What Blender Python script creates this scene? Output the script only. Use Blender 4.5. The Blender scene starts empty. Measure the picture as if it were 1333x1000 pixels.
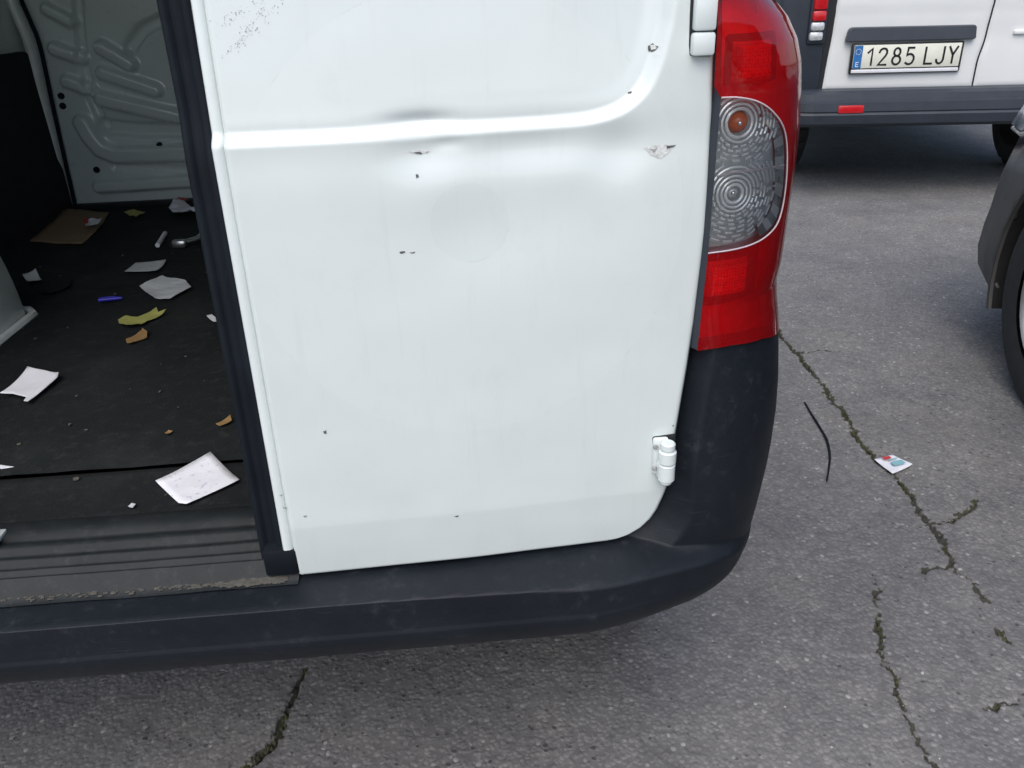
import bpy, bmesh, math, random
import numpy as np
from mathutils import Vector, Matrix, noise as mnoise
R = math.radians
random.seed(7); rng = np.random.default_rng(7)
scene = bpy.context.scene
C = scene.collection

# ------------------------------------------------------------------ camera
CAM_H = 1.07
az, pit, rol = R(4.0), R(26.0), R(2.0)
F = Vector((math.sin(az)*math.cos(pit), math.cos(az)*math.cos(pit), -math.sin(pit)))
R0 = Vector((math.cos(az), -math.sin(az), 0)); U0 = R0.cross(F)
Rc = math.cos(rol)*R0 - math.sin(rol)*U0
Uc = math.sin(rol)*R0 + math.cos(rol)*U0
cam_d = bpy.data.cameras.new('camera'); cam = bpy.data.objects.new('camera', cam_d); C.objects.link(cam)
cam.matrix_world = Matrix(((Rc.x, Uc.x, -F.x, 0), (Rc.y, Uc.y, -F.y, 0), (Rc.z, Uc.z, -F.z, CAM_H), (0, 0, 0, 1)))
cam_d.sensor_width = 36; cam_d.lens = 28.357; cam_d.clip_start = .02; cam_d.clip_end = 2000
scene.camera = cam

# ------------------------------------------------------------------ sky, sun, exposure
SUN_EL, SUN_AZ = R(56), R(200)          # azimuth measured clockwise from +Y
w = bpy.data.worlds.new('World'); scene.world = w; w.use_nodes = True
nt = w.node_tree; bg = nt.nodes['Background']
sky = nt.nodes.new('ShaderNodeTexSky'); sky.sky_type = 'NISHITA'; sky.sun_disc = False
sky.sun_elevation = SUN_EL; sky.sun_rotation = SUN_AZ
sky.air_density = 1.0; sky.dust_density = 3.2; sky.ozone_density = 1.0
nt.links.new(sky.outputs[0], bg.inputs[0]); bg.inputs[1].default_value = 0.15
sd = bpy.data.lights.new('sun', 'SUN'); sd.energy = 1.1; sd.angle = R(60); sd.color = (1, .98, .95)
so = bpy.data.objects.new('sun', sd); C.objects.link(so)
sdir = Vector((math.sin(SUN_AZ)*math.cos(SUN_EL), math.cos(SUN_AZ)*math.cos(SUN_EL), math.sin(SUN_EL)))
so.rotation_euler = sdir.to_track_quat('Z', 'Y').to_euler(); so.location = (0, 0, 6)
vs = scene.view_settings
vs.view_transform = 'Standard'; vs.look = 'None'; vs.gamma = 1; vs.exposure = 0.42; vs.use_curve_mapping = False
scene.render.engine = 'CYCLES'

# ------------------------------------------------------------------ materials
class NB:
    def __init__(s, name):
        s.m = bpy.data.materials.new(name); s.m.use_nodes = True
        s.t = s.m.node_tree; s.n = s.t.nodes; s.p = s.n['Principled BSDF']; s.out = s.n['Material Output']
        s._co = None
    def link(s, a, b): s.t.links.new(a, b)
    def setin(s, sock, v):
        if hasattr(v, 'is_output'): s.link(v, sock)
        elif isinstance(v, (tuple, list)) and len(v) == 3 and sock.type == 'RGBA': sock.default_value = (*v, 1)
        else: sock.default_value = v
    def co(s):
        if s._co is None: s._co = s.n.new('ShaderNodeTexCoord').outputs['Object']
        return s._co
    def math(s, op, a, b=None, c=None, clamp=False):
        n = s.n.new('ShaderNodeMath'); n.operation = op; n.use_clamp = clamp
        for i, v in enumerate((a, b, c)):
            if v is not None: s.setin(n.inputs[i], v)
        return n.outputs[0]
    def noise(s, scale, detail=3, rough=.5, vec=None, col=False):
        n = s.n.new('ShaderNodeTexNoise'); n.inputs['Scale'].default_value = scale
        n.inputs['Detail'].default_value = detail; n.inputs['Roughness'].default_value = rough
        s.link(vec or s.co(), n.inputs['Vector']); return n.outputs['Color' if col else 'Fac']
    def voro(s, scale, feat='F1', out='Distance', vec=None, rand=1):
        n = s.n.new('ShaderNodeTexVoronoi'); n.feature = feat; n.inputs['Scale'].default_value = scale
        n.inputs['Randomness'].default_value = rand
        s.link(vec or s.co(), n.inputs['Vector']); return n.outputs[out]
    def ramp(s, fac, stops):
        n = s.n.new('ShaderNodeValToRGB'); s.link(fac, n.inputs[0]); e = n.color_ramp.elements
        while len(e) > 1: e.remove(e[-1])
        e[0].position = stops[0][0]; e[0].color = (*stops[0][1], 1)
        for p, c in stops[1:]:
            k = e.new(p); k.color = (*c, 1)
        return n.outputs[0]
    def rng(s, v, a, b, c=0., d=1.):
        n = s.n.new('ShaderNodeMapRange'); n.interpolation_type = 'SMOOTHSTEP'
        s.link(v, n.inputs[0])
        for i, q in enumerate((a, b, c, d)): n.inputs[i+1].default_value = q
        return n.outputs[0]
    def mix(s, f, a, b, mode='MIX'):
        n = s.n.new('ShaderNodeMix'); n.data_type = 'RGBA'; n.blend_type = mode
        s.setin(n.inputs[0], f); s.setin(n.inputs[6], a); s.setin(n.inputs[7], b); return n.outputs[2]
    def bump(s, h, strength=.3, dist=.002, nrm=None):
        n = s.n.new('ShaderNodeBump'); n.inputs['Strength'].default_value = strength; n.inputs['Distance'].default_value = dist
        s.link(h, n.inputs['Height'])
        if nrm is not None: s.link(nrm, n.inputs['Normal'])
        return n.outputs[0]
    def set(s, **k):
        names = dict(base='Base Color', rough='Roughness', metal='Metallic', coat='Coat Weight', coatr='Coat Roughness',
                     spec='Specular IOR Level', normal='Normal', trans='Transmission Weight', ior='IOR', sheen='Sheen Weight')
        for q, v in k.items(): s.setin(s.p.inputs[names[q]], v)
        return s

def simple(name, col, rough=.5, metal=0., var=.12, scale=30, bump=0., bscale=400, coat=0., spec=.5):
    b = NB(name)
    f = b.noise(scale, 5, .6)
    lo = tuple(c*(1-var) for c in col); hi = tuple(min(1, c*(1+var)) for c in col)
    b.set(base=b.ramp(f, [(.3, lo), (.7, hi)]), rough=rough, metal=metal, coat=coat, spec=spec)
    if bump: b.set(normal=b.bump(b.noise(bscale, 3, .6), bump, .001))
    return b.m

NEAR = Vector((-.41, 1.25, 0))           # ground point under the near van's rear axle
def paint_door():
    b = NB('white_van_paint_old_decals')
    add = b.n.new('ShaderNodeVectorMath'); add.operation = 'ADD'; b.link(b.co(), add.inputs[0]); add.inputs[1].default_value = NEAR
    sep = b.n.new('ShaderNodeSeparateXYZ'); b.link(add.outputs[0], sep.inputs[0])
    x, z = sep.outputs[0], sep.outputs[2]
    def dist(cx, cz):
        dx = b.math('SUBTRACT', x, cx); dz = b.math('SUBTRACT', z, cz)
        return b.math('SQRT', b.math('ADD', b.math('MULTIPLY', dx, dx), b.math('MULTIPLY', dz, dz)))
    def half(p0, p1):
        nx, nz = p1[1]-p0[1], -(p1[0]-p0[0]); l = math.hypot(nx, nz); nx /= l; nz /= l
        v = b.math('ADD', b.math('MULTIPLY', b.math('SUBTRACT', x, p0[0]), nx), b.math('MULTIPLY', b.math('SUBTRACT', z, p0[1]), nz))
        return b.rng(v, -.0006, .0006)
    # ghosts of removed stickers: slightly cleaner paint inside, thin dirt line along the edge
    c1 = (0.0177, 0.8793); d1 = dist(*c1); r1 = .036
    c2 = (0.0145, 0.8738); d2 = dist(*c2); r2 = .205
    disc1 = b.rng(d1, r1+.0007, r1-.0007); ring1 = b.rng(b.math('ABSOLUTE', b.math('SUBTRACT', d1, r1)), .0012, .0003)
    disc2 = b.rng(d2, r2+.0008, r2-.0008); ring2 = b.rng(b.math('ABSOLUTE', b.math('SUBTRACT', d2, r2)), .0011, .0003)
    t = [(-0.1601, 0.7958), (-0.1022, 0.7303), (-0.2007, 0.7031)]
    tri = b.math('MULTIPLY', b.math('MULTIPLY', half(t[1], t[0]), half(t[2], t[1])), half(t[0], t[2]))
    n1 = b.noise(9, 4, .6); n2 = b.noise(55, 6, .7)
    base = b.ramp(n1, [(.3, (.64, .705, .692)), (.7, (.68, .745, .73))])
    base = b.mix(b.math('MULTIPLY', disc2, .3), base, (.705, .765, .75))
    base = b.mix(b.math('MULTIPLY', disc1, .4), base, (.62, .69, .675))
    base = b.mix(b.math('MULTIPLY', tri, .7), base, (.60, .665, .648))
    base = b.mix(b.math('MULTIPLY', b.math('MULTIPLY', ring1, b.rng(n2, .45, .65)), .2), base, (.5, .5, .47))
    base = b.mix(b.math('MULTIPLY', b.math('MULTIPLY', ring2, b.rng(n2, .5, .68)), .2), base, (.45, .45, .42))
    grime = b.math('MULTIPLY', b.rng(b.noise(14, 8, .75), .52, .75), .12)
    base = b.mix(grime, base, (.5, .5, .45))
    mp = b.n.new('ShaderNodeMapping'); mp.inputs['Scale'].default_value = (70, 70, 5); b.link(b.co(), mp.inputs[0])
    base = b.mix(b.math('MULTIPLY', b.rng(b.noise(1., 4, .65, mp.outputs[0]), .55, .8), .16), base, (.50, .52, .48))
    b.set(base=base, rough=b.math('ADD', .34, b.math('MULTIPLY', n2, .14)), coat=1., coatr=b.math('SUBTRACT', .055, b.math('MULTIPLY', disc2, .02)))
    b.set(normal=b.bump(b.noise(6, 2, .5), .05, .02))
    return b.m
M = {}
M['door'] = paint_door()
M['white'] = simple('white_van_paint', (.69, .755, .745), .3, var=.03, scale=8, coat=.4)
M['farwhite'] = simple('far_van_white_paint', (.74, .76, .75), .3, var=.03, scale=4, coat=.4)
def plastic():
    b = NB('black_grained_bumper_plastic')
    n = b.noise(7, 6, .65); n2 = b.noise(60, 6, .7); g = b.voro(900, 'F1')
    base = b.ramp(n, [(.3, (.006, .009, .013)), (.7, (.011, .015, .021))])
    dust = b.math('MULTIPLY', b.rng(n2, .5, .78), b.rng(n, .4, .65))
    base = b.mix(b.math('MULTIPLY', dust, .30), base, (.09, .095, .10))
    b.set(base=base, rough=b.math('ADD', .42, b.math('MULTIPLY', n2, .2)), spec=.28)
    mp = b.n.new('ShaderNodeMapping'); mp.inputs['Rotation'].default_value = (0, R(12), 0); mp.inputs['Scale'].default_value = (9, 9, 420); b.link(b.co(), mp.inputs[0])
    sc = b.math('MULTIPLY', b.rng(b.noise(1., 3, .6, mp.outputs[0]), .66, .74), b.rng(b.noise(11, 3, .6), .5, .66))
    b.set(base=b.mix(b.math('MULTIPLY', sc, .45), base, (.10, .105, .11)))
    b.set(normal=b.bump(g, .18, .0006))
    return b.m
M['bumper'] = plastic()
M['rubber'] = simple('black_door_seal_rubber', (.006, .009, .014), .7, var=.35, scale=18, bump=.15, bscale=200, spec=.2)
M['dark'] = simple('dark_gap_fill', (.012, .013, .015), .7, var=.3)  # dark tone for gaps; paints the shade round the hinges
M['under'] = simple('underbody_coating', (.015, .015, .015), .9, var=.3)
M['tyre'] = simple('tyre_rubber', (.018, .018, .019), .75, var=.3, scale=40, bump=.3, bscale=150)
M['rim'] = simple('alloy_rim', (.42, .42, .41), .35, .8, var=.1)
def inner_metal():
    b = NB('grey_green_inner_body_metal')
    n = b.noise(5, 5, .6); n2 = b.noise(40, 6, .7)
    base = b.ramp(n, [(.3, (.58, .66, .62)), (.7, (.66, .74, .70))])
    base = b.mix(b.math('MULTIPLY', b.rng(n2, .55, .8), .35), base, (.12, .13, .12))
    b.set(base=base, rough=.25, coat=1., coatr=.08, normal=b.bump(n2, .06, .002)); return b.m
M['inner'] = inner_metal()
M['innerpale'] = simple('pale_inner_body_paint', (.70, .74, .70), .3, var=.12, scale=14, coat=.3)
def mat_floor():
    b = NB('worn_black_cargo_mat')
    n = b.noise(4, 6, .65); n2 = b.noise(45, 8, .75); n3 = b.noise(300, 3, .6)
    base = b.ramp(n, [(.3, (.005, .007, .008)), (.55, (.010, .013, .014)), (.75, (.022, .026, .026))])
    base = b.mix(b.math('MULTIPLY', b.rng(n2, .5, .72), .55), base, (.038, .043, .042))
    b.set(base=base, rough=.85, spec=.25, normal=b.bump(n3, .5, .002, b.bump(n2, .4, .004))); return b.m
M['mat'] = mat_floor()
def sill_mat():
    b = NB('scuffed_dark_sill')
    n = b.noise(12, 7, .7); n2 = b.noise(70, 7, .75)
    base = b.ramp(n, [(.3, (.008, .011, .013)), (.7, (.020, .024, .026))])
    base = b.mix(b.math('MULTIPLY', b.rng(n2, .52, .7), .35), base, (.055, .062, .064))
    b.set(base=base, rough=.6, spec=.3, normal=b.bump(n2, .4, .001)); return b.m
M['sill'] = sill_mat()
M['lining'] = simple('black_side_lining', (.010, .010, .012), .85, var=.3)
M['dirt'] = simple('dry_dirt', (.085, .082, .072), .9, var=.35, scale=120, bump=.5, bscale=300)

def lens(name, col, dif, fdif):
    b = NB(name); b.n.remove(b.p)
    tr = b.n.new('ShaderNodeBsdfTransparent'); tr.inputs[0].default_value = (*col, 1)
    df = b.n.new('ShaderNodeBsdfDiffuse'); df.inputs[0].default_value = (*dif, 1)
    gl = b.n.new('ShaderNodeBsdfGlossy'); gl.inputs['Roughness'].default_value = .06
    fr = b.n.new('ShaderNodeFresnel'); fr.inputs[0].default_value = 1.5
    bp = b.bump(b.noise(35, 3, .5), .12, .003)
    b.link(bp, gl.inputs['Normal']); b.link(bp, fr.inputs['Normal'])
    m1 = b.n.new('ShaderNodeMixShader'); m2 = b.n.new('ShaderNodeMixShader')
    m1.inputs[0].default_value = fdif; b.link(tr.outputs[0], m1.inputs[1]); b.link(df.outputs[0], m1.inputs[2])
    b.link(fr.outputs[0], m2.inputs[0]); b.link(m1.outputs[0], m2.inputs[1]); b.link(gl.outputs[0], m2.inputs[2])
    b.link(m2.outputs[0], b.out.inputs[0]); return b.m
M['redlens'] = lens('red_lamp_lens', (1., .045, .045), (.95, .014, .020), .22)
M['clearlens'] = lens('clear_lamp_lens', (.95, .96, .96), (.5, .5, .5), .02)
M['chrome'] = simple('chromed_reflector', (.80, .81, .80), .12, 1., var=.05)
def block_mat():
    b = NB('pale_reflector_block'); d = b.voro(330, 'F1', rand=.12)
    b.set(base=b.ramp(d, [(.2, (.97, .97, .97)), (.5, (.92, .92, .92)), (.66, (.60, .58, .58))]), rough=.25, normal=b.bump(d, .35, .002)); return b.m
M['blockwhite'] = block_mat()
M['ringwhite'] = simple('silvered_ring', (.86, .87, .86), .22, .25, var=.06, coat=.4)
M['smoke'] = simple('grey_reflector_bowl', (.60, .63, .63), .3, .2, var=.15, scale=60)
M['lampback'] = simple('lamp_back_shell', (.58, .56, .56), .4, 0., var=.2, scale=60)
M['lampdark'] = simple('lamp_dark_web', (.02, .015, .015), .5, var=.2)
M['orange'] = simple('orange_bulb_glass', (.55, .10, .02), .2, var=.1)
M['trim'] = simple('pale_seam_and_glint', (.58, .50, .53), .2, var=.05)
M['fred'] = simple('red_reflector_plastic', (.55, .012, .018), .25, var=.15, scale=90, coat=.5)
M['fclear'] = simple('clear_lamp_plastic', (.62, .64, .64), .15, .3, var=.25, scale=60)
M['fplastic'] = simple('blue_grey_van_plastic', (.026, .034, .047), .5, var=.15, scale=12, bump=.1)
M['fstrip'] = simple('dark_handle_strip', (.050, .060, .075), .45, var=.1, scale=12)
M['plate'] = simple('cream_plate_sheet', (.76, .77, .66), .35, var=.04)
M['ink'] = simple('black_plate_ink', (.010, .010, .012), .4, var=.1)
M['eu'] = simple('blue_plate_band', (.03, .16, .42), .35, var=.08)
M['platewhite'] = simple('white_plate_print', (.75, .77, .80), .4, var=.05)
M['carpaint'] = simple('dark_grey_car_paint', (.035, .036, .040), .25, .3, var=.1, scale=15, coat=.7)
M['carplastic'] = simple('car_bumper_plastic', (.062, .060, .058), .5, var=.15, scale=20, bump=.1)
M['glassdark'] = simple('dark_window_glass', (.012, .014, .016), .05, var=.1)
M['silver'] = simple('silver_trim', (.6, .6, .6), .25, .9, var=.05)
def paper(name, col, lines=None, ls=160, wr=.25):
    b = NB(name)
    n = b.noise(25, 5, .6)
    base = b.ramp(n, [(.3, tuple(c*.88 for c in col)), (.7, col)])
    if lines:
        wv = b.noise(ls, 4, .6); k = b.rng(wv, .60, .66)
        base = b.mix(b.math('MULTIPLY', k, .5), base, lines)
    b.set(base=base, rough=.7, spec=.3, normal=b.bump(b.voro(22, 'DISTANCE_TO_EDGE'), .25, .006, b.bump(b.noise(40, 3, .5), wr, .004))); return b.m
M['paper'] = paper('white_printed_paper', (.80, .82, .88), (.35, .38, .50), 120)
M['paper2'] = paper('white_paper', (.82, .84, .90))
M['tissue'] = paper('greyed_wipe_paper', (.62, .66, .68), (.42, .45, .47), 200, .6)
M['card'] = paper('brown_cardboard', (.27, .19, .115), (.2, .14, .08), 60)
M['leafy'] = paper('yellow_green_leaf', (.42, .43, .13), (.25, .28, .08), 90, .6)
M['leafb'] = paper('brown_dry_leaf', (.30, .19, .08), (.2, .12, .05), 90, .6)
M['bluep'] = simple('blue_plastic', (.03, .025, .42), .35, var=.1)
M['redp'] = paper('red_print', (.55, .05, .05))
M['teal'] = paper('teal_print', (.25, .50, .56))
M['chip'] = simple('bare_primer_chip', (.09, .09, .085), .7, var=.4, scale=300)
M['chipl'] = simple('flaked_white_paint', (.60, .62, .60), .6, var=.3, scale=300)
M['scuff'] = simple('grey_rubber_scuff', (.30, .31, .31), .7, var=.3, scale=300)
M['moss'] = None
def moss_mat():
    b = NB('moss_and_weeds'); oi = b.n.new('ShaderNodeNewGeometry')
    base = b.ramp(b.noise(35, 4, .6), [(.3, (.050, .048, .034)), (.5, (.058, .062, .030)), (.62, (.075, .090, .034)), (.75, (.11, .095, .065))])
    b.set(base=base, rough=.85); return b.m
M['moss'] = moss_mat()
M['stone'] = None
def stone_mat():
    b = NB('loose_grit'); geo = b.n.new('ShaderNodeNewGeometry')
    b.set(base=b.ramp(geo.outputs['Random Per Island'], [(0, (.10, .10, .10)), (.5, (.22, .22, .22)), (.85, (.34, .34, .33)), (1, (.55, .55, .53))]), rough=.8); return b.m
M['stone'] = stone_mat()
def asphalt():
    b = NB('weathered_asphalt')
    wob = b.n.new('ShaderNodeVectorMath'); wob.operation = 'MULTIPLY_ADD'
    nz = b.noise(90, 3, .6, col=True); b.link(nz, wob.inputs[0]); wob.inputs[1].default_value = (.006, .006, .006); b.link(b.co(), wob.inputs[2])
    v = wob.outputs[0]
    d1 = b.voro(115, 'F1', 'Distance', v); c1 = b.voro(115, 'F1', 'Color', v)
    d2 = b.voro(62, 'F1', 'Distance', v); c2 = b.voro(62, 'F1', 'Color', v)
    s1 = b.n.new('ShaderNodeSeparateColor'); b.link(c1, s1.inputs[0]); s2 = b.n.new('ShaderNodeSeparateColor'); b.link(c2, s2.inputs[0])
    stone = b.ramp(s1.outputs[0], [(0, (.170, .173, .175)), (.35, (.202, .203, .202)), (.80, (.230, .228, .224)), (.97, (.250, .247, .240)), (1, (.40, .40, .39))])
    fine = b.noise(420, 3, .7)
    binder = b.ramp(fine, [(.3, (.140, .142, .143)), (.7, (.205, .205, .203))])
    base = b.mix(b.rng(d1, .42, .62), stone, binder)
    # a few bigger pale stones
    big = b.math('MULTIPLY', b.rng(d2, .24, .18), b.rng(s2.outputs[1], .94, .96))
    base = b.mix(big, base, (.34, .34, .33))
    pits = b.math('MULTIPLY', b.rng(d2, .30, .20), b.rng(s2.outputs[2], .80, .86))
    base = b.mix(b.math('MULTIPLY', pits, .6), base, (.04, .028, .028))
    big_n = b.noise(1.3, 5, .6); mid_n = b.noise(6, 6, .65)
    tone = b.ramp(big_n, [(.3, (.80, .81, .84)), (.55, (1, 1, 1)), (.75, (1.12, 1.10, 1.04))])
    base = b.mix(1., base, tone, 'MULTIPLY')
    base = b.mix(1., base, b.ramp(mid_n, [(.3, (.80, .80, .82)), (.7, (1.14, 1.13, 1.10))]), 'MULTIPLY')
    base = b.mix(1., base, b.ramp(b.noise(38, 5, .65), [(.3, (.78, .78, .80)), (.7, (1.16, 1.16, 1.14))]), 'MULTIPLY')
    at = b.n.new('ShaderNodeAttribute'); at.attribute_name = 'crack'
    cr = b.math('ADD', at.outputs['Fac'], b.math('MULTIPLY', b.math('SUBTRACT', b.noise(160, 3, .6), .5), .9))
    crk = b.math('MULTIPLY', b.rng(cr, .42, .62), b.rng(at.outputs['Fac'], .02, .12))
    soil = b.ramp(b.noise(30, 4, .6), [(.35, (.030, .029, .026)), (.6, (.050, .050, .032)), (.75, (.085, .078, .06))])
    base = b.mix(b.math('MULTIPLY', crk, .92), base, soil)
    base = b.mix(b.math('MULTIPLY', b.rng(cr, .95, 1.2), .85), base, (.012, .012, .011))  # near-black core: shade of the crack's depth put into the colour
    base = b.mix(b.math('MULTIPLY', b.rng(b.noise(2.6, 4, .6), .56, .72), .30), base, (.165, .152, .130))
    b.set(base=base, rough=b.math('SUBTRACT', .86, b.math('MULTIPLY', b.rng(d1, .6, .2), .14)), spec=.35)
    h = b.math('ADD', b.math('MULTIPLY', b.rng(d1, .65, .15), .7), b.math('MULTIPLY', b.rng(d2, .5, .1), .5))
    h = b.math('SUBTRACT', h, b.math('MULTIPLY', pits, 1.2))
    b.set(normal=b.bump(h, .42, .0035, b.bump(fine, .3, .0015))); return b.m
M['asphalt'] = asphalt()

# ------------------------------------------------------------------ mesh helpers
def tag(o, label=None, cat=None, group=None, kind=None):
    if label: o['label'] = label
    if cat: o['category'] = cat
    if group: o['group'] = group
    if kind: o['kind'] = kind
    return o
def thing(name, label, cat, loc=(0, 0, 0), rotz=0, group=None):
    o = bpy.data.objects.new(name, None); C.objects.link(o); o.location = loc; o.rotation_euler = (0, 0, rotz)
    o.empty_display_size = .1
    return tag(o, label, cat, group)
def obj(name, verts, faces, m, parent=None, off=(0, 0, 0), smooth=True, loc=(0, 0, 0)):
    me = bpy.data.meshes.new(name)
    V = np.asarray(verts, float) - np.asarray(off, float)
    me.from_pydata(V.tolist(), [], [tuple(int(i) for i in f) for f in faces]); me.validate(); me.update()
    if smooth: me.polygons.foreach_set('use_smooth', [True]*len(me.polygons))
    me.materials.append(M[m])
    o = bpy.data.objects.new(name, me); C.objects.link(o); o.parent = parent; o.location = loc
    return o
def grid_faces(nr, nc, mask=None, flip=False):
    f = []
    for i in range(nr-1):
        for j in range(nc-1):
            if mask is not None and not mask[i, j]: continue
            a, b_, c, d = i*nc+j, i*nc+j+1, (i+1)*nc+j+1, (i+1)*nc+j
            f.append((a, d, c, b_) if flip else (a, b_, c, d))
    return f
def grid(name, X, Y, Z, m, parent=None, off=(0, 0, 0), mask=None, flip=False, smooth=True, thick=0.):
    nr, nc = X.shape
    V = np.stack([X.ravel(), Y.ravel(), Z.ravel()], 1)
    o = obj(name, V, grid_faces(nr, nc, mask, flip), m, parent, off, smooth)
    bm = bmesh.new(); bm.from_mesh(o.data)
    bmesh.ops.delete(bm, geom=[v for v in bm.verts if not v.link_faces], context='VERTS'); bm.to_mesh(o.data); bm.free()
    if thick:
        s = o.modifiers.new('thickness', 'SOLIDIFY'); s.thickness = thick; s.offset = -1
    return o
class B:
    """collects pieces of ONE part"""
    def __init__(s): s.v = []; s.f = []
    def add(s, v, f):
        k = len(s.v); s.v += [tuple(p) for p in v]; s.f += [tuple(i+k for i in q) for q in f]; return s
    def box(s, x0, x1, y0, y1, z0, z1, bev=0., M4=None):
        bm = bmesh.new(); bmesh.ops.create_cube(bm, size=1)
        for v in bm.verts: v.co = Vector(((x0+x1)/2+v.co.x*(x1-x0), (y0+y1)/2+v.co.y*(y1-y0), (z0+z1)/2+v.co.z*(z1-z0)))
        if bev: bmesh.ops.bevel(bm, geom=bm.edges[:], offset=bev, segments=2, profile=.5, affect='EDGES')
        return s.bm(bm, M4)
    def bm(s, bm, M4=None):
        bm.verts.index_update()
        v = [(M4 @ q.co if M4 else q.co)[:] for q in bm.verts]; f = [[q.index for q in p.verts] for p in bm.faces]
        bm.free(); return s.add(v, f)
    def tube(s, pts, r, n=8, closed=False):
        P = [Vector(p) for p in pts]; k = len(P); rr = r if hasattr(r, '__len__') else [r]*k
        V = []; prev = None
        for i in range(k):
            a = P[(i-1) % k] if (closed or i > 0) else P[i]; c = P[(i+1) % k] if (closed or i < k-1) else P[i]
            t = (c-a).normalized()
            u = prev if prev is not None else t.orthogonal().normalized()
            u = (u - t*u.dot(t)); u = u.normalized() if u.length > 1e-6 else t.orthogonal().normalized()
            prev = u; w_ = t.cross(u)
            for j in range(n):
                q = 2*math.pi*j/n; V.append(P[i] + rr[i]*(math.cos(q)*u + math.sin(q)*w_))
        f = []
        for i in range(k if closed else k-1):
            for j in range(n):
                i2 = (i+1) % k
                f.append((i*n+j, i*n+(j+1) % n, i2*n+(j+1) % n, i2*n+j))
        if not closed: f.append(tuple(range(n-1, -1, -1))); f.append(tuple((k-1)*n+j for j in range(n)))
        return s.add(V, f)
    def lathe(s, prof, M4, n=40):
        """prof (r, h) turned about local z"""
        V = []; f = []; k = len(prof)
        for i in range(n):
            q = 2*math.pi*i/n
            for (r, h) in prof: V.append((M4 @ Vector((r*math.cos(q), r*math.sin(q), h)))[:])
        for i in range(n):
            for j in range(k-1): f.append((i*k+j, ((i+1) % n)*k+j, ((i+1) % n)*k+j+1, i*k+j+1))
        return s.add(V, f)
    def prism(s, poly, ax, a, c):
        """closed prism: polygon in the two other axes, extruded along axis ax from a to c"""
        n = len(poly); V = []
        for h in (a, c):
            for (p, q) in poly:
                V.append({'x': (h, p, q), 'y': (p, h, q), 'z': (p, q, h)}[ax])
        f = [tuple(range(n)), tuple(range(2*n-1, n-1, -1))] + [(i, i+n, (i+1) % n+n, (i+1) % n) for i in range(n)]
        return s.add(V, f)
    def build(s, name, m, parent=None, off=(0, 0, 0), smooth=False):
        o = obj(name, s.v, s.f, m, parent, off, smooth)
        bm = bmesh.new(); bm.from_mesh(o.data); bmesh.ops.recalc_face_normals(bm, faces=bm.faces[:]); bm.to_mesh(o.data); bm.free()
        if smooth:
            try: o.data.set_sharp_from_angle(angle=R(40))
            except Exception: pass
        return o
def sstep(a, b_, x):
    t = np.clip((np.asarray(x, float)-a)/(b_-a), 0, 1); return t*t*(3-2*t)
def inpoly(x, z, poly):
    x = np.asarray(x); z = np.asarray(z); c = np.zeros(np.broadcast(x, z).shape, bool); n = len(poly)
    for i in range(n):
        x1, z1 = poly[i]; x2, z2 = poly[(i+1) % n]
        if z1 == z2: continue
        c ^= ((z1 > z) != (z2 > z)) & (x < (x2-x1)*(z-z1)/(z2-z1)+x1)
    return c
def segdist(x, z, pts):
    d = np.full(np.broadcast(x, z).shape, 1e9)
    for (a, b_), (c, e) in zip(pts[:-1], pts[1:]):
        vx, vz = c-a, e-b_; l2 = vx*vx+vz*vz+1e-12
        t = np.clip(((x-a)*vx+(z-b_)*vz)/l2, 0, 1)
        d = np.minimum(d, np.hypot(x-a-t*vx, z-b_-t*vz))
    return d
def smooth_line(pts, n=6):
    P = [np.array(p, float) for p in pts]; o = []
    for i in range(len(P)-1):
        p0 = P[max(i-1, 0)]; p1 = P[i]; p2 = P[i+1]; p3 = P[min(i+2, len(P)-1)]
        for k in range(n):
            t = k/n; o.append(.5*((2*p1)+(-p0+p2)*t+(2*p0-5*p1+4*p2-p3)*t*t+(-p0+3*p1-3*p2+p3)*t**3))
    o.append(P[-1]); return [tuple(float(v) for v in q) for q in o]
def nz2(x, y, seed=0):      # cheap smooth value noise on arrays
    x = np.asarray(x, float); y = np.asarray(y, float)
    xi = np.floor(x).astype(int); yi = np.floor(y).astype(int); fx = x-xi; fy = y-yi
    fx = fx*fx*(3-2*fx); fy = fy*fy*(3-2*fy)
    def h(a, b_):
        n = np.sin(a*127.1+b_*311.7+seed*74.7)*43758.5453; return n-np.floor(n)
    return (h(xi, yi)*(1-fx)+h(xi+1, yi)*fx)*(1-fy)+(h(xi, yi+1)*(1-fx)+h(xi+1, yi+1)*fx)*fy-.5

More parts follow.
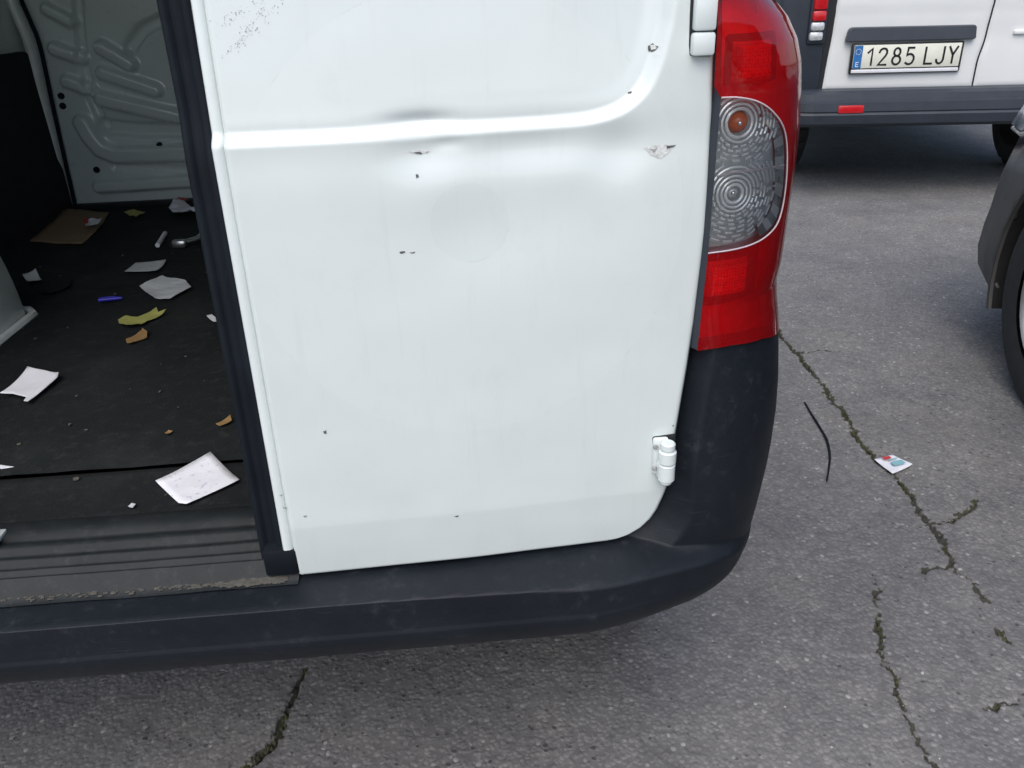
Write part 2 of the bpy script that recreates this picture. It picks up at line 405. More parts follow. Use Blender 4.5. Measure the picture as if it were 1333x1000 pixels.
# ------------------------------------------------------------------ ground
CRACKS = [
    (.0066, [(1.1233, 2.7298), (1.0838, 2.4567), (1.0736, 2.3709), (1.0689, 2.2166), (1.0623, 2.1048), (1.0498, 1.9925), (1.0388, 1.8621)]),
    (.0055, [(1.0388, 1.8621), (1.0116, 1.7385), (1.0101, 1.6534), (1.021, 1.5795), (1.0153, 1.5257), (1.0099, 1.4713)]),
    (.0058, [(1.0099, 1.4713), (0.9939, 1.4032), (0.9942, 1.3543), (0.9911, 1.3135), (0.9734, 1.2634), (0.9621, 1.2225)]),
    (.0033, [(0.9621, 1.2225), (0.9643, 1.1865), (0.9696, 1.1448), (0.9754, 1.1178)]),
    (.0035, [(0.9858, 1.3638), (1.0226, 1.3676), (1.0501, 1.3697), (1.0925, 1.3962), (1.1192, 1.4106), (1.1451, 1.4377)]),
    (.0039, [(0.9621, 1.2225), (0.9321, 1.2263), (0.915, 1.2188), (0.8952, 1.2092)]),
    (.0035, [(1.0688, 2.2766), (1.1185, 2.275), (1.1591, 2.2809), (1.2209, 2.2773)]),
    (.0043, [(0.9447, 1.0431), (0.9409, 1.0241), (0.941, 1.007)]),
    (.0031, [(0.7994, 1.2235), (0.7817, 1.1791), (0.7569, 1.1272), (0.7363, 1.0779), (0.715, 1.0224), (0.7042, 0.9961), (0.7036, 0.9609), (0.6914, 0.9204), (0.6778, 0.89), (0.6733, 0.8674), (0.6719, 0.8306), (0.6743, 0.8022), (0.6785, 0.776), (0.6829, 0.717)]),
    (.0047, [(-0.3102, 1.0929), (-0.3117, 1.0751), (-0.3184, 1.0498), (-0.3236, 1.0252), (-0.3261, 0.993), (-0.3326, 0.9581), (-0.341, 0.9367), (-0.3577, 0.9169), (-0.3923, 0.886)]),
    (.0027, [(0.8123, 0.8747), (0.8497, 0.8861), (0.8873, 0.893), (0.9534, 0.8984)]),
]
def axis(lo, hi, step, far, n=26):
    mid = np.arange(lo, hi+step/2, step); g = np.geomspace(step*1.5, far, n)
    return np.concatenate([(lo-np.cumsum(g))[::-1], mid, hi+np.cumsum(g)])
def make_ground():
    gx = axis(-.55, 2.05, .0045, 260); gy = axis(.70, 2.75, .0045, 260)
    X, Y = np.meshgrid(gx, gy)
    core = (X > -.56) & (X < 2.06) & (Y > .69) & (Y < 2.76)
    wx = X + .014*nz2(X*110, Y*110, 1) + .012*nz2(X*30, Y*30, 5); wy = Y + .014*nz2(X*110, Y*110, 2) + .012*nz2(X*30, Y*30, 6)
    crack = np.zeros_like(X); depth = np.zeros_like(X)
    cx, cy = wx[core], wy[core]
    ck = np.zeros(cx.shape); dp = np.zeros(cx.shape)
    for wd, pts in CRACKS:
        d = segdist(cx, cy, pts)
        ww = wd*(.75+.9*(nz2(cx*45, cy*45, 9)+.5))
        ck = np.maximum(ck, 1-sstep(.35, 1.7, d/ww)); dp = np.maximum(dp, 1-sstep(.3, 1.05, d/ww))
    crack[core] = ck; depth[core] = dp
    Z = .005*nz2(X*2.2, Y*2.2, 3)*core + .0022*nz2(X*14, Y*14, 4)*core + .0012*nz2(X*120, Y*120, 8)*core - .009*depth
    nr, nc = X.shape
    idx = np.arange(nr*nc).reshape(nr, nc)
    q = np.stack([idx[:-1, :-1], idx[:-1, 1:], idx[1:, 1:], idx[1:, :-1]], -1).reshape(-1, 4)
    me = bpy.data.meshes.new('ground'); me.vertices.add(nr*nc); me.loops.add(q.size); me.polygons.add(len(q))
    me.vertices.foreach_set('co', np.stack([X, Y, Z], -1).ravel()); me.loops.foreach_set('vertex_index', q.ravel().astype(np.int32))
    me.polygons.foreach_set('loop_start', np.arange(0, q.size, 4, dtype=np.int32)); me.polygons.foreach_set('use_smooth', np.ones(len(q), bool))
    me.update(); at = me.attributes.new('crack', 'FLOAT', 'POINT'); at.data.foreach_set('value', crack.ravel().astype(np.float32))
    me.materials.append(M['asphalt'])
    o = bpy.data.objects.new('ground', me); C.objects.link(o); tag(o, kind='structure')
make_ground()
def tufts():
    b = B()
    for wd, pts in CRACKS:
        L = smooth_line(pts, 3)
        if wd < .003: dens = 250
        else: dens = 900 if wd > .004 else 400
        for (x0, y0), (x1, y1) in zip(L[:-1], L[1:]):
            n = int(math.hypot(x1-x0, y1-y0)*dens)
            for k in range(n):
                t = random.random(); x = x0+(x1-x0)*t; y = y0+(y1-y0)*t
                if float(nz2(x*16, y*16, 21)) < -.02: continue
                x += random.gauss(0, wd*.5); y += random.gauss(0, wd*.5)
                hgt = random.uniform(.002, .006); a = random.uniform(0, 6.28); l = random.uniform(.0015, .004); tx, ty = random.gauss(0, .003), random.gauss(0, .003)
                p = (x-l*math.cos(a), y-l*math.sin(a), -.006); q = (x+l*math.cos(a), y+l*math.sin(a), -.006)
                r_ = (x-l*math.sin(a)*.8, y+l*math.cos(a)*.8, -.006)
                b.add([p, q, r_, (x+tx, y+ty, hgt-.002)], [(0, 1, 3), (1, 2, 3), (2, 0, 3)])
    tag(b.build('moss', 'moss'), 'dark green moss and tiny weeds growing along the asphalt cracks', 'moss', kind='stuff')
tufts()
def grit():
    b = B()
    for k in range(800):
        x = random.uniform(.25, 2.2); y = random.uniform(.72, 3.0); r_ = random.choice((.0010, .0013, .0016, .0022, .003))*random.uniform(.7, 1.2)
        if k % 60 == 0: r_ *= 1.7
        z = .005*float(nz2(x*2.2, y*2.2, 3)) + r_*.3
        bm = bmesh.new(); bmesh.ops.create_icosphere(bm, subdivisions=1, radius=r_)
        for v in bm.verts: v.co = Vector((v.co.x*random.uniform(.7, 1.4), v.co.y*random.uniform(.7, 1.4), v.co.z*random.uniform(.5, .9)))+Vector((x, y, z))
        b.bm(bm)
    tag(b.build('grit', 'stone'), 'loose pale grit scattered over the asphalt', 'grit', kind='stuff')
grit()
# ------------------------------------------------------------------ the near van
van = thing('delivery_van', 'white van in the foreground with dented rear door and open cargo bay', 'van', NEAR)
OFF = tuple(NEAR)
ZS = np.array([0.34, 0.38, 0.4, 0.42, 0.44, 0.46, 0.48, 0.5, 0.52, 0.55, 0.58, 0.62, 0.66, 0.7, 0.74, 0.76, 0.78, 0.8, 0.81, 0.82, 0.84, 0.86, 0.9, 0.94, 0.98, 1.0, 1.02, 1.04, 1.06, 1.08]); XS_ = np.array([0.318, 0.336, 0.3438, 0.3526, 0.3616, 0.3669, 0.3703, 0.374, 0.3771, 0.381, 0.3835, 0.385, 0.3836, 0.3796, 0.3733, 0.3697, 0.3676, 0.371, 0.3717, 0.3722, 0.3733, 0.3743, 0.3763, 0.3762, 0.3729, 0.3705, 0.3641, 0.352, 0.3332, 0.315])
CA, CB = .12, .17
def S(x, z): return .70+.04*(z-.52)+.06*np.maximum(0, x+.45)**2
def xs_of(z): return np.interp(z, ZS, XS_)
def YB(x, z):
    xs = xs_of(z); x0 = xs-CA; y0 = S(x0, z); q = np.clip((x-x0)/CA, 0, 1)
    return np.where(x <= x0, S(x, z), y0+CB*(1-np.sqrt(1-q*q)))
# rear door skin -----------------------------------------------------
XL = -.188
RZ = np.array([.5095, .5105, .5115, .513, .5165, .524, .534, .546, .565, .584, .64, .715, .764, .857, .963, 1.057, 1.3, 1.7])
RX = np.array([.110, .140, .156, .168, .180, .193, .2025, .209, .2155, .22, .2245, .233, .238, .244, .2435, .2405, .22, .17])
CREASE = smooth_line([(-.30, .9625), (-.194, .9625), (-.084, .962), (.028, .963), (.095, .9635), (.132, .9655), (.158, .9725), (.1765, .987), (.187, 1.006), (.194, 1.03), (.199, 1.058), (.205, 1.15), (.205, 1.6)], 5)
def door_y(x, z):
    x = np.asarray(x, float); z = np.asarray(z, float)
    y = S(x, z) + .085*np.maximum(0, .573-z)
    d = segdist(x, z, CREASE)
    zc = np.interp(x, [p[0] for p in CREASE[:45]], [p[1] for p in CREASE[:45]])
    inside = (z > zc) & (x < np.interp(z, [.99, 1.006, 1.03, 1.058, 1.15, 1.6], [.179, .187, .194, .199, .205, .205]))
    sd = np.where(inside, d, -d)
    # the buckled stretch widens and softens the fold
    buck = np.exp(-((x+.022)/.035)**2)
    wid = .0066+.002*buck
    y = y + .0095*sstep(-wid, wid, sd) + .062*np.maximum(0, np.minimum(z, 1.2)-.968)*sstep(0, .022, sd)
    y = y + .0012*np.exp(-((sd+.012)/.006)**2)*0
    # hollow under the fold, deeper towards the right
    amp = .0010 + .0052*np.exp(-((x-.075)/.075)**2) + .0046*np.exp(-((x+.02)/.03)**2)
    y = y + amp*np.exp(-((z-.945)/.020)**2)*(z < .99)
    # pushed-in spots of the dent
    y = y + .0040*np.exp(-((x+.022)/.026)**2-((z-.9705)/.0060)**2)
    y = y + .0014*np.exp(-((x-.002)/.014)**2-((z-.951)/.006)**2)
    y = y - .0012*np.exp(-((x+.020)/.05)**2-((z-.905)/.03)**2)
    y = y + .0042*np.exp(-((x-.158)/.026)**2-((z-.935)/.024)**2)
    y = y + .0040*np.exp(-((x-.06)/.10)**2-((z-.885)/.05)**2)
    y = y + .0016*nz2(x*9, z*9, 31) + .0005*nz2(x*28, z*28, 32)
    return y
zr = np.concatenate([[.5095, .5105, .5115, .513, .5148, .517, .520, .524, .529, .534, .540, .546, .553, .560, .567, .5725, .5735], np.arange(.58, .93, .004), np.arange(.93, 1.03, .0014), np.arange(1.03, 1.12, .004), np.arange(1.14, 1.72, .03)])
uc = np.concatenate([[0, .0012, .003], np.linspace(.006, 1, 190)])
Zg = np.repeat(zr[:, None], len(uc), 1); xr = np.interp(zr, RZ, RX)
Xg = XL + (xr[:, None]-XL)*uc[None, :]
Yg = door_y(Xg, Zg)
edge = np.minimum(xr[:, None]-Xg, 1)           # rolled outer edge
Yg = Yg + .003*(1-sstep(0, .0035, edge)) + .002*(1-sstep(0, .003, Xg-XL)) + .002*(1-sstep(.5095, .512, Zg))
door = grid('rear_door', Xg, Yg, Zg, 'door', van, OFF, flip=False, thick=.018)
door['label'] = 'dented white rear door with scuffs and ghosts of old stickers'
# left hem flange of the door, ends above the bottom corner
hz = np.concatenate([np.linspace(.545, .95, 30), np.linspace(.954, .972, 10), np.linspace(.98, 1.72, 30)]); hx = np.array([-.1995, -.1992, -.1975, -.192, -.1895, -.1880])
hp = np.array([.012, .004, .0025, .0025, .0045, .010])
HX, HZ = np.meshgrid(hx, hz); grid('hem_flange', HX, S(HX, HZ)+hp[None, :]+.0015+.0095*sstep(.9565, .9685, HZ)+.062*np.maximum(0, np.minimum(HZ, 1.2)-.968), HZ, 'white', door, OFF)
# black seal strip along the door's free edge
sz = np.linspace(.515, 1.72, 60)
spx = np.array([-.2300, -.2290, -.2265, -.2215, -.2195, -.2170, -.2130, -.2105, -.2085, -.2030, -.2000, -.1985, -.196])
spy = np.array([.045, .026, .0190, .0175, .022, .0225, .0200, .0225, .0165, .0130, .0150, .020, .030])
SX, SZ = np.meshgrid(spx, sz)
SX = SX + .0012*nz2(SZ*7, SX*0, 3); grid('door_seal', SX, S(SX, SZ)+spy[None, :]+.006*sstep(.955, .972, SZ)+.0012*nz2(SZ*18, SX*60, 4), SZ, 'rubber', door, OFF)
bb = B().box(-.222, -.1862, .7085, .7400, .5125, .5445, .003); bb.build('seal_end_cap', 'rubber', door, OFF, True)
# paint chips, scratches and flakes
def chip(pts, m, lift=.0005, seed=0):
    r_ = random.Random(seed); n = len(pts); cx = sum(p[0] for p in pts)/n; cz = sum(p[1] for p in pts)/n
    P = []
    for i in range(n):
        a, c = pts[i], pts[(i+1) % n]
        for t in (0, .33, .66):
            P.append((a[0]+(c[0]-a[0])*t+r_.gauss(0, .0003), a[1]+(c[1]-a[1])*t+r_.gauss(0, .0003)))
    V = [(x, float(door_y(x, z))-lift, z) for x, z in [(cx, cz)]+P]; k = len(P)
    obj('paint_chip', V, [(0, (i+1) % k+1, i+1) for i in range(k)], m, door, OFF)
chip([(-0.0338, 0.9454), (-0.0238, 0.9462), (-0.0125, 0.9442), (-0.0166, 0.9432), (-0.0274, 0.9431)], 'chipl', seed=1)
chip([(-0.0286, 0.9445), (-0.0232, 0.9448), (-0.0206, 0.9434), (-0.0254, 0.943)], 'chip', .0008, seed=2)
chip([(-0.0281, 0.926), (-0.0261, 0.9259), (-0.0256, 0.9238), (-0.0276, 0.9233)], 'chip', seed=3)
chip([(-0.0484, 0.8582), (-0.0435, 0.8586), (-0.0436, 0.8565), (-0.0478, 0.8568)], 'chip', seed=4)
chip([(-0.0393, 0.8576), (-0.0345, 0.8573), (-0.0353, 0.8559), (-0.0388, 0.8561)], 'chip', seed=5)
chip([(0.1792, 0.9381), (0.1937, 0.9392), (0.2097, 0.9383), (0.2041, 0.9332), (0.1956, 0.9269), (0.1867, 0.9308)], 'chipl', seed=6)
chip([(0.201, 0.9381), (0.2097, 0.9383), (0.2054, 0.9358), (0.2011, 0.9361)], 'chip', .0008, seed=7)
chip([(0.1858, 0.9356), (0.1923, 0.9366), (0.1903, 0.9327)], 'scuff', .0008, seed=17)
chip([(0.1828, 1.0217), (0.1868, 1.0246), (0.1911, 1.0213), (0.1871, 1.0172), (0.1836, 1.0173)], 'chip', seed=8)
chip([(0.1848, 1.0228), (0.1889, 1.0233), (0.1897, 1.0202), (0.1863, 1.0191)], 'chipl', .0008, seed=9)
chip([(0.1651, 0.9848), (0.1686, 0.9866), (0.1686, 0.9846), (0.1659, 0.9835)], 'chip', seed=10)
chip([(-0.139, 0.6838), (-0.136, 0.6843), (-0.1364, 0.6809), (-0.1386, 0.6812)], 'chip', seed=11)
chip([(0.2186, 0.6519), (0.2212, 0.6516), (0.2205, 0.649)], 'chip', seed=12)
chip([(-0.0176, 0.5698), (-0.0119, 0.5701), (-0.0128, 0.5682)], 'chip', seed=13)
chip([(-0.1907, 0.6013), (-0.1862, 0.5999), (-0.1873, 0.5981), (-0.1902, 0.5994)], 'scuff', seed=14)
chip([(-0.1723, 0.5881), (-0.1684, 0.5886), (-0.1703, 0.586)], 'scuff', seed=15)
chip([(-0.1925, 0.6152), (-0.1886, 0.6157), (-0.1896, 0.614)], 'scuff', seed=16)
def scuffs():
    b = B(); r_ = random.Random(5)
    strokes = [[(-0.1898, 1.046), (-0.1808, 1.0496), (-0.1645, 1.0603), (-0.1452, 1.0685)], [(-0.1897, 1.027), (-0.1756, 1.0311), (-0.155, 1.0447), (-0.1377, 1.0582), (-0.1271, 1.069)], [(-0.1646, 1.0422), (-0.1505, 1.0542), (-0.1395, 1.0667)], [(-0.1687, 1.0355), (-0.1565, 1.043), (-0.145, 1.0506)]]
    for L in strokes:
        for (x0, z0), (x1, z1) in zip(L[:-1], L[1:]):
            n = int(math.hypot(x1-x0, z1-z0)/.0006)
            for k in range(n):
                if r_.random() < .25+.5*(nz2(x0*90+k*.02, z0*70, 3) > .1): continue
                t = r_.random(); x = x0+(x1-x0)*t+r_.gauss(0, .0024); z = z0+(z1-z0)*t+r_.gauss(0, .0024)
                if x < XL+.003: continue
                l = r_.uniform(.0003, .0013)*r_.uniform(.4, 1); h = r_.uniform(.0001, .00032); a = r_.gauss(.75, .35)
                P = [(x+l*math.cos(a+q)*(1 if k2 % 2 == 0 else .4), z+l*math.sin(a+q)*(1 if k2 % 2 == 0 else h/l)) for k2, q in enumerate((0, 1.57, 3.14, 4.71))]
                b.add([(px, float(door_y(px, pz))-.0004, pz) for px, pz in P], [(0, 1, 2, 3)])
    o = b.build('scuff_mark', 'scuff', door, OFF); o['kind'] = 'stuff'
scuffs()
# hinges ---------------------------------------------------------------
def upper_hinge():
    y = float(YB(.2285, 1.03))
    b = B().box(.2168, .2390, y-.0015, y+.012, 1.0122, 1.12, .002); h0 = b.build('hinge_gap_shade', 'dark', door, OFF, True)  # dark plate on the skin, painting the shaded gap round the leaves
    for z0, z1, dx in ((1.0135, 1.0325, 0), (1.0335, 1.0630, .0006), (1.0640, 1.118, 0)):
        bm = B(); bm.box(.2185+dx, .2385, y-.0105, y+.004, z0, z1, .0028)
        bm.build('hinge_leaf', 'white', h0, OFF, True)
upper_hinge()
def lower_hinge():
    y = float(door_y(.208, .615))
    h0 = B().box(.1972, .2240, y-.0010, y+.01, .5935, .6412, .003).build('hinge_gap_shade', 'dark', door, OFF, True)  # dark plate in place of a notch, its shade painted on
    B().box(.1985, .2150, y-.0060, y+.004, .5965, .6395, .0025).build('hinge_leaf', 'white', h0, OFF, True)
    ax = Matrix.Translation((.2120, y-.0125, 0))
    for z0, z1, r_ in ((.5885, .5925, .0062), (.5930, .6140, .0090), (.6147, .6300, .0094), (.6305, .6395, .0078)):
        B().lathe([(0, z0), (r_*.8, z0), (r_, z0+.0015), (r_, z1-.0015), (r_*.8, z1), (0, z1)], ax, 20).build('hinge_knuckle', 'white', h0, OFF, True)
    B().box(.2030, .2225, y-.0100, y+.004, .5935, .6140, .0025).build('hinge_bracket', 'white', h0, OFF, True)
    for zb in (.6045, .6310): B().lathe([(0, .0022), (.0022, .0020), (.0030, .0008), (.0031, -.001)], Matrix.Translation((.2008, y-.0060, zb)) @ Matrix.Rotation(R(90), 4, 'X'), 10).build('hinge_bolt', 'scuff', h0, OFF, True)
    B().lathe([(0, .5865), (.0030, .5868), (.0036, .5880), (.0036, .6390), (.0028, .6393), (0, .6394)], ax, 12).build('hinge_pin', 'chip', h0, OFF, True)
lower_hinge()
# bumper -------------------------------------------------------------
def bumper():
    zz = np.concatenate([np.linspace(.30, .38, 8), np.linspace(.385, .4975, 46), [.4985, .4996, .5006, .5014, .5020, .5026, .5032, .5038, .5046, .5054, .5062, .507, .508, .510, .513, .517, .522], np.linspace(.527, .742, 60)])
    t1 = np.linspace(-1, -.26, 60)[:-1]; t1 = np.concatenate([t1, np.linspace(-.26, 0, 110)]); t2 = np.linspace(0, 1, 71)[1:]; t3 = 1+np.linspace(0, 1, 12)[1:]
    T = np.concatenate([t1, t2, t3]); nr, nc = len(zz), len(T)
    X = np.zeros((nr, nc)); YBs = X.copy(); Zv = np.repeat(zz[:, None], nc, 1)
    for i, z in enumerate(zz):
        xs = float(xs_of(z)) if z >= .34 else .318-.25*(.34-z)
        x0 = xs-CA; y0 = float(S(x0, max(z, .40)))
        for j, t in enumerate(T):
            if t <= 0:
                x = -1.16+(x0+1.16)*(t+1); y = float(S(x, z))
                if x < -.75: y += .9*(x+.75)**2
            elif t <= 1:
                th = t*math.pi/2; x = x0+CA*math.sin(th); y = y0+CB*(1-math.cos(th))
            else: x = xs; y = y0+CB+(t-1)*.18
            X[i, j] = x; YBs[i, j] = y
    Tg = np.repeat(T[None, :], nr, 0)
    # ridge of the low bar: level behind, dropping round the corner
    zr_ = np.interp(X, [-1.2, -.12, .06, .185, .23, .27, .30, .36], [.5030, .5030, .5000, .4935, .4895, .4860, .4800, .4550])
    k = np.where(Tg <= 1, np.clip((.325-X)/.205, 0, 1), 0.); k = k*k*(3-2*k)*.5+k*.5
    side = np.where(Tg > 1, .0, np.clip((1-Tg)*6, 0, 1))
    bar = .6655+.004*np.maximum(0, X)+np.where(X < -.75, .9*(X+.75)**2, 0)
    tz = np.maximum(0, .458-Zv)
    low_rear = bar + .0012*np.exp(-((Zv-.475)/.015)**2) + np.where(Zv < .458, 8.5*tz**1.9, .06*np.maximum(0, zr_-Zv)**1.2)
    low_side = YBs - .011*np.clip((1-Tg)*1.5, 0, 1) + 7.5*tz**1.75*np.clip(1.4*(1-Tg), 0, 1)
    low = low_rear*k + low_side*(1-k)
    # column: bevelled back towards the door gap
    outline = [(-.3, .5095)]+list(zip(RX[:-2], RZ[:-2]))
    dd = segdist(X, Zv, outline)
    xr_ = np.interp(Zv, RZ, RX)
    ins_ = (Zv > .5095) & (X < xr_)
    inner = np.clip(1-(dd-.0035)/(.021+.016*sstep(.60, .52, Zv)), 0, 1)
    inner = np.where(X > .10, inner, np.maximum(inner, 1-sstep(.0, .10, X)))
    up_y = YBs - .003*np.clip(side*3, 0, 1)*(1-inner) + .020*inner
    up_y = np.where(ins_ | (dd < .003), YBs+.032, up_y)
    hw = np.interp(X, [-.05, .10, .17, .23, .30], [.0016, .0050, .0085, .0060, .0048])
    up = sstep(0, 1, (Zv-zr_+hw*.4)/(2*hw))
    Y = low*(1-up)+up_y*up
    Y = Y + .0006*nz2(X*25, Zv*25, 3)
    mask = np.ones((nr-1, nc-1), bool)
    xm = X[:-1, :-1]; zm = Zv[:-1, :-1]
    mask &= ~((xm < -.19) & (zm > .5065))
    mask &= ~((xm < .09) & (zm > .53))
    # lamp sits on top: sloping upper edge
    mask &= ~(zm > np.interp(xm, [.24, .2774, .3186, .3479, .40], [.7385, .7405, .7355, .7245, .710]))
    corner = mask & (xm > .20)
    mask &= ~(xm < -1.02)
    o = grid('bumper', X, Y, Zv, 'bumper', van, OFF, mask=mask)
    oc = grid('bumper_corner', X, Y, Zv, 'bumper', van, OFF, mask=corner); oc.scale.x = -1     # the other end of the bumper
    tag(o, 'black grained plastic rear bumper rising round the corner')
bumper()
# tail lamp ----------------------------------------------------------
lamp = bpy.data.objects.new('tail_lamp', None); C.objects.link(lamp); lamp.parent = van
lamp['label'] = 'red and clear tail lamp with ringed reflectors'
CLEAR = smooth_line([(0.248, 0.9782), (0.2655, 0.9773), (0.2857, 0.9719), (0.3039, 0.9607), (0.3194, 0.9441), (0.3283, 0.9188), (0.3319, 0.8805), (0.3261, 0.8552), (0.3078, 0.8441), (0.2817, 0.8393), (0.2449, 0.8369)], 5)
CLP = [p for p in CLEAR]
def xin(z): return np.interp(z, [.70, .7393, .8346, .9781, .9881, 1.1], [.2375, .2400, .2448, .2475, .2405, .239])
def lamp_y(x, z): return YB(x, z) - .007 + 5.5*np.maximum(0, z-1.035)**2
nz_, nu_ = 260, 110
ztop = 1.075
uu = np.linspace(0, 1, nu_); vv = np.linspace(0, 1, nz_)
LX = np.zeros((nz_, nu_)); LZ = LX.copy()
for i, v in enumerate(vv):
    for j, u in enumerate(uu):
        z = .735+(ztop-.735)*v
        for _ in range(3):
            x_ = float(xin(z)); x = x_+(float(xs_of(z))-x_)*math.sin(u*math.pi/2)
            zb = float(np.interp(x, [.24, .2774, .3186, .3479, .40], [.7365, .7385, .7335, .7225, .708]))
            z = zb+(ztop-zb)*v
        LX[i, j] = x; LZ[i, j] = z
LY = lamp_y(LX, LZ)
# carry the lens a little way along the flank
ext = np.array([.02, .05, .09])
LX2 = np.concatenate([LX, LX[:, -1:]+np.zeros((nz_, 3))-.0], 1); LZ2 = np.concatenate([LZ, np.repeat(LZ[:, -1:], 3, 1)], 1)
LY2 = np.concatenate([LY, LY[:, -1:]+ext[None, :]*np.interp(LZ[:, -1:], [.70, .80, .95, 1.03, 1.075], [.9, .5, 1., .7, .2])], 1)
cm = inpoly((LX2[:-1, :-1]+LX2[1:, 1:])/2, (LZ2[:-1, :-1]+LZ2[1:, 1:])/2, [(.20, CLP[0][1])]+CLP+[(.20, CLP[-1][1])])
grid('red_lens', LX2, LY2, LZ2, 'redlens', lamp, OFF, mask=~cm)
grid('clear_lens', LX2, LY2, LZ2, 'clearlens', lamp, OFF, mask=cm)
CE = [p for p in CLP if p[0] > float(xin(p[1]))-.001]
b = B().tube([(x, float(lamp_y(x, z))-.0004, z) for x, z in CE], .00075, 6); b.build('lens_seam', 'trim', lamp, OFF, True)
DV = [(0.2492, 0.9089), (0.2633, 0.9116), (0.2917, 0.9117), (0.3246, 0.9102)]
DV = smooth_line(DV, 4)
B().tube([(x, float(lamp_y(x, z))+.001, z) for x, z in DV], .0009, 6).build('lens_divider', 'trim', lamp, OFF, True)
# shell behind the lenses
grid('back_shell', LX2, LY2+.030-.012*np.clip((LX2-.33)/.04, 0, 1), LZ2, 'lampback', lamp, OFF, mask=~cm)
grid('reflector_bowl', LX2, LY2+.017, LZ2, 'smoke', lamp, OFF, mask=cm)
# inner rim strip between lamp and door
zz = np.linspace(.737, 1.074, 60); SX, SZ = np.meshgrid(np.array([.228, .2365, .2385, .2400, .2440]), zz)
SX = SX + (np.interp(SZ, [.737, .8346, .9821, 1.075], [.2400, .2448, .2475, .2420])-.2436)
SYo = np.array([.030, .020, .0085, .0005, -.0060])
grid('lamp_rim', SX, YB(SX, SZ)+SYo[None, :], SZ, 'fplastic', lamp, OFF)
# pale tube along the top rim: the edge highlight put into its colour
TX = np.linspace(.243, .330, 16); b = B().tube([(x, float(lamp_y(np.array(x), np.array(1.0745)))+.001, 1.0755) for x in TX], .0014, 6); b.build('top_rim_glint', 'trim', lamp, OFF, True)
def rings(c, radii, name, zlo, zhi, dash_from=2):
    cx, cz = c
    bowl = None
    for k, r_ in enumerate(radii):
        b = B(); run = []; n = 150
        runs = []
        for i in range(n+1):
            a = 2*math.pi*i/n
            x = cx+r_*math.cos(a)*1.02; z = cz+r_*math.sin(a)
            ok = bool(inpoly(np.array(x), np.array(z), [(.20, CLP[0][1])]+CLP+[(.20, CLP[-1][1])])) and x > float(xin(z))+.0015 and zlo < z < zhi
            if k >= dash_from: ok = ok and ((i+k*5+(k*k) % 4) % (7+k % 3) < 6 or math.sin(a) > .3)
            if ok: run.append((x, float(lamp_y(x, z))+.005+.001*(k == 0), z))
            elif run: runs.append(run); run = []
        if run: runs.append(run)
        for q in runs:
            if len(q) > 1: b.tube(q, .00125 if k else .0016, 6)
        if b.v:
            o = b.build('reflector_ring', 'ringwhite', lamp, OFF, True)
            if len(runs) > 1: o['kind'] = 'stuff'
c1, c2 = (0.2689, 0.9546), (0.2688, 0.8906)
zdiv = .918
rings(c1, list(np.arange(.0125, .046, .0042)), 'a', zdiv+.001, 1.0, 2)
rings(c2, list(np.arange(.0085, .048, .0041)), 'b', .80, zdiv-.001, 3)
for c, rr, m in ((c1, .0105, 'orange'), (c2, .0070, 'smoke')):
    y = float(lamp_y(c[0], c[1]))+.016
    mt = Matrix.Translation((c[0], y, c[1])) @ Matrix.Rotation(R(90), 4, 'X')
    B().lathe([(rr*math.cos(q), rr*1.1*math.sin(q)) for q in np.linspace(0, math.pi/2, 9)], mt, 24).build('bulb', m, lamp, OFF, True)
    B().lathe([(.0022*math.cos(q), rr*1.1+.0016*math.sin(q)) for q in np.linspace(0, math.pi/2, 5)], mt, 10).build('bulb_tip', 'chrome', lamp, OFF, True)
FE = [p for p in CLP if p[0] > .296]
for i in range(0, len(FE)-2, 2):
    (xa, za), (xb, zb) = FE[i], FE[i+2]
    q = []
    for (x, z), k in (((xa, za), 0), ((xb, zb), 0), ((xb, zb), 1), ((xa, za), 1)):
        dx, dz = .288-x, .908-z; l = math.hypot(dx, dz); r0 = .0022+.0085*k
        xx_, zz_ = x+dx/l*r0, z+dz/l*r0; q.append((xx_, float(lamp_y(xx_, zz_))+(.004 if k == 0 else .014), zz_))
    obj('reflector_facet', q, [(0, 1, 2, 3)], 'ringwhite' if i % 4 == 0 else 'chrome', lamp, OFF, smooth=False)
def block(px, name, m, dep, ribs=0):
    (x0, z1), (x1, z0) = px; n = 14
    X, Z = np.meshgrid(np.linspace(x0, x1, n), np.linspace(z0, z1, n))
    prof = np.maximum(np.abs(np.linspace(-1, 1, n))[None, :], np.abs(np.linspace(-1, 1, n))[:, None])
    grid(name, X, lamp_y(X, Z)+dep+.016*sstep(.75, 1., prof)+.0012*np.sin(np.linspace(0, ribs*6.28, n))[:, None], Z, m, lamp, OFF)
block(((.2560, 1.030), (.3220, .9835)), 'reflector_web', 'lampdark', .019)
block(((.2625, 1.0225), (.3040, .9860)), 'reflector_block', 'blockwhite', .004, 3)
block(((.2440, .8290), (.3200, .7700)), 'reflector_web', 'lampdark', .019)
block(((.2470, .8220), (.2960, .7860)), 'reflector_block', 'blockwhite', .004, 3)
lamp2 = lamp.copy(); C.objects.link(lamp2); lamp2.scale.x = -1; lamp2['label'] = 'second tail lamp beyond the open cargo bay'
for ch in list(lamp.children):
    c_ = ch.copy(); C.objects.link(c_); c_.parent = lamp2
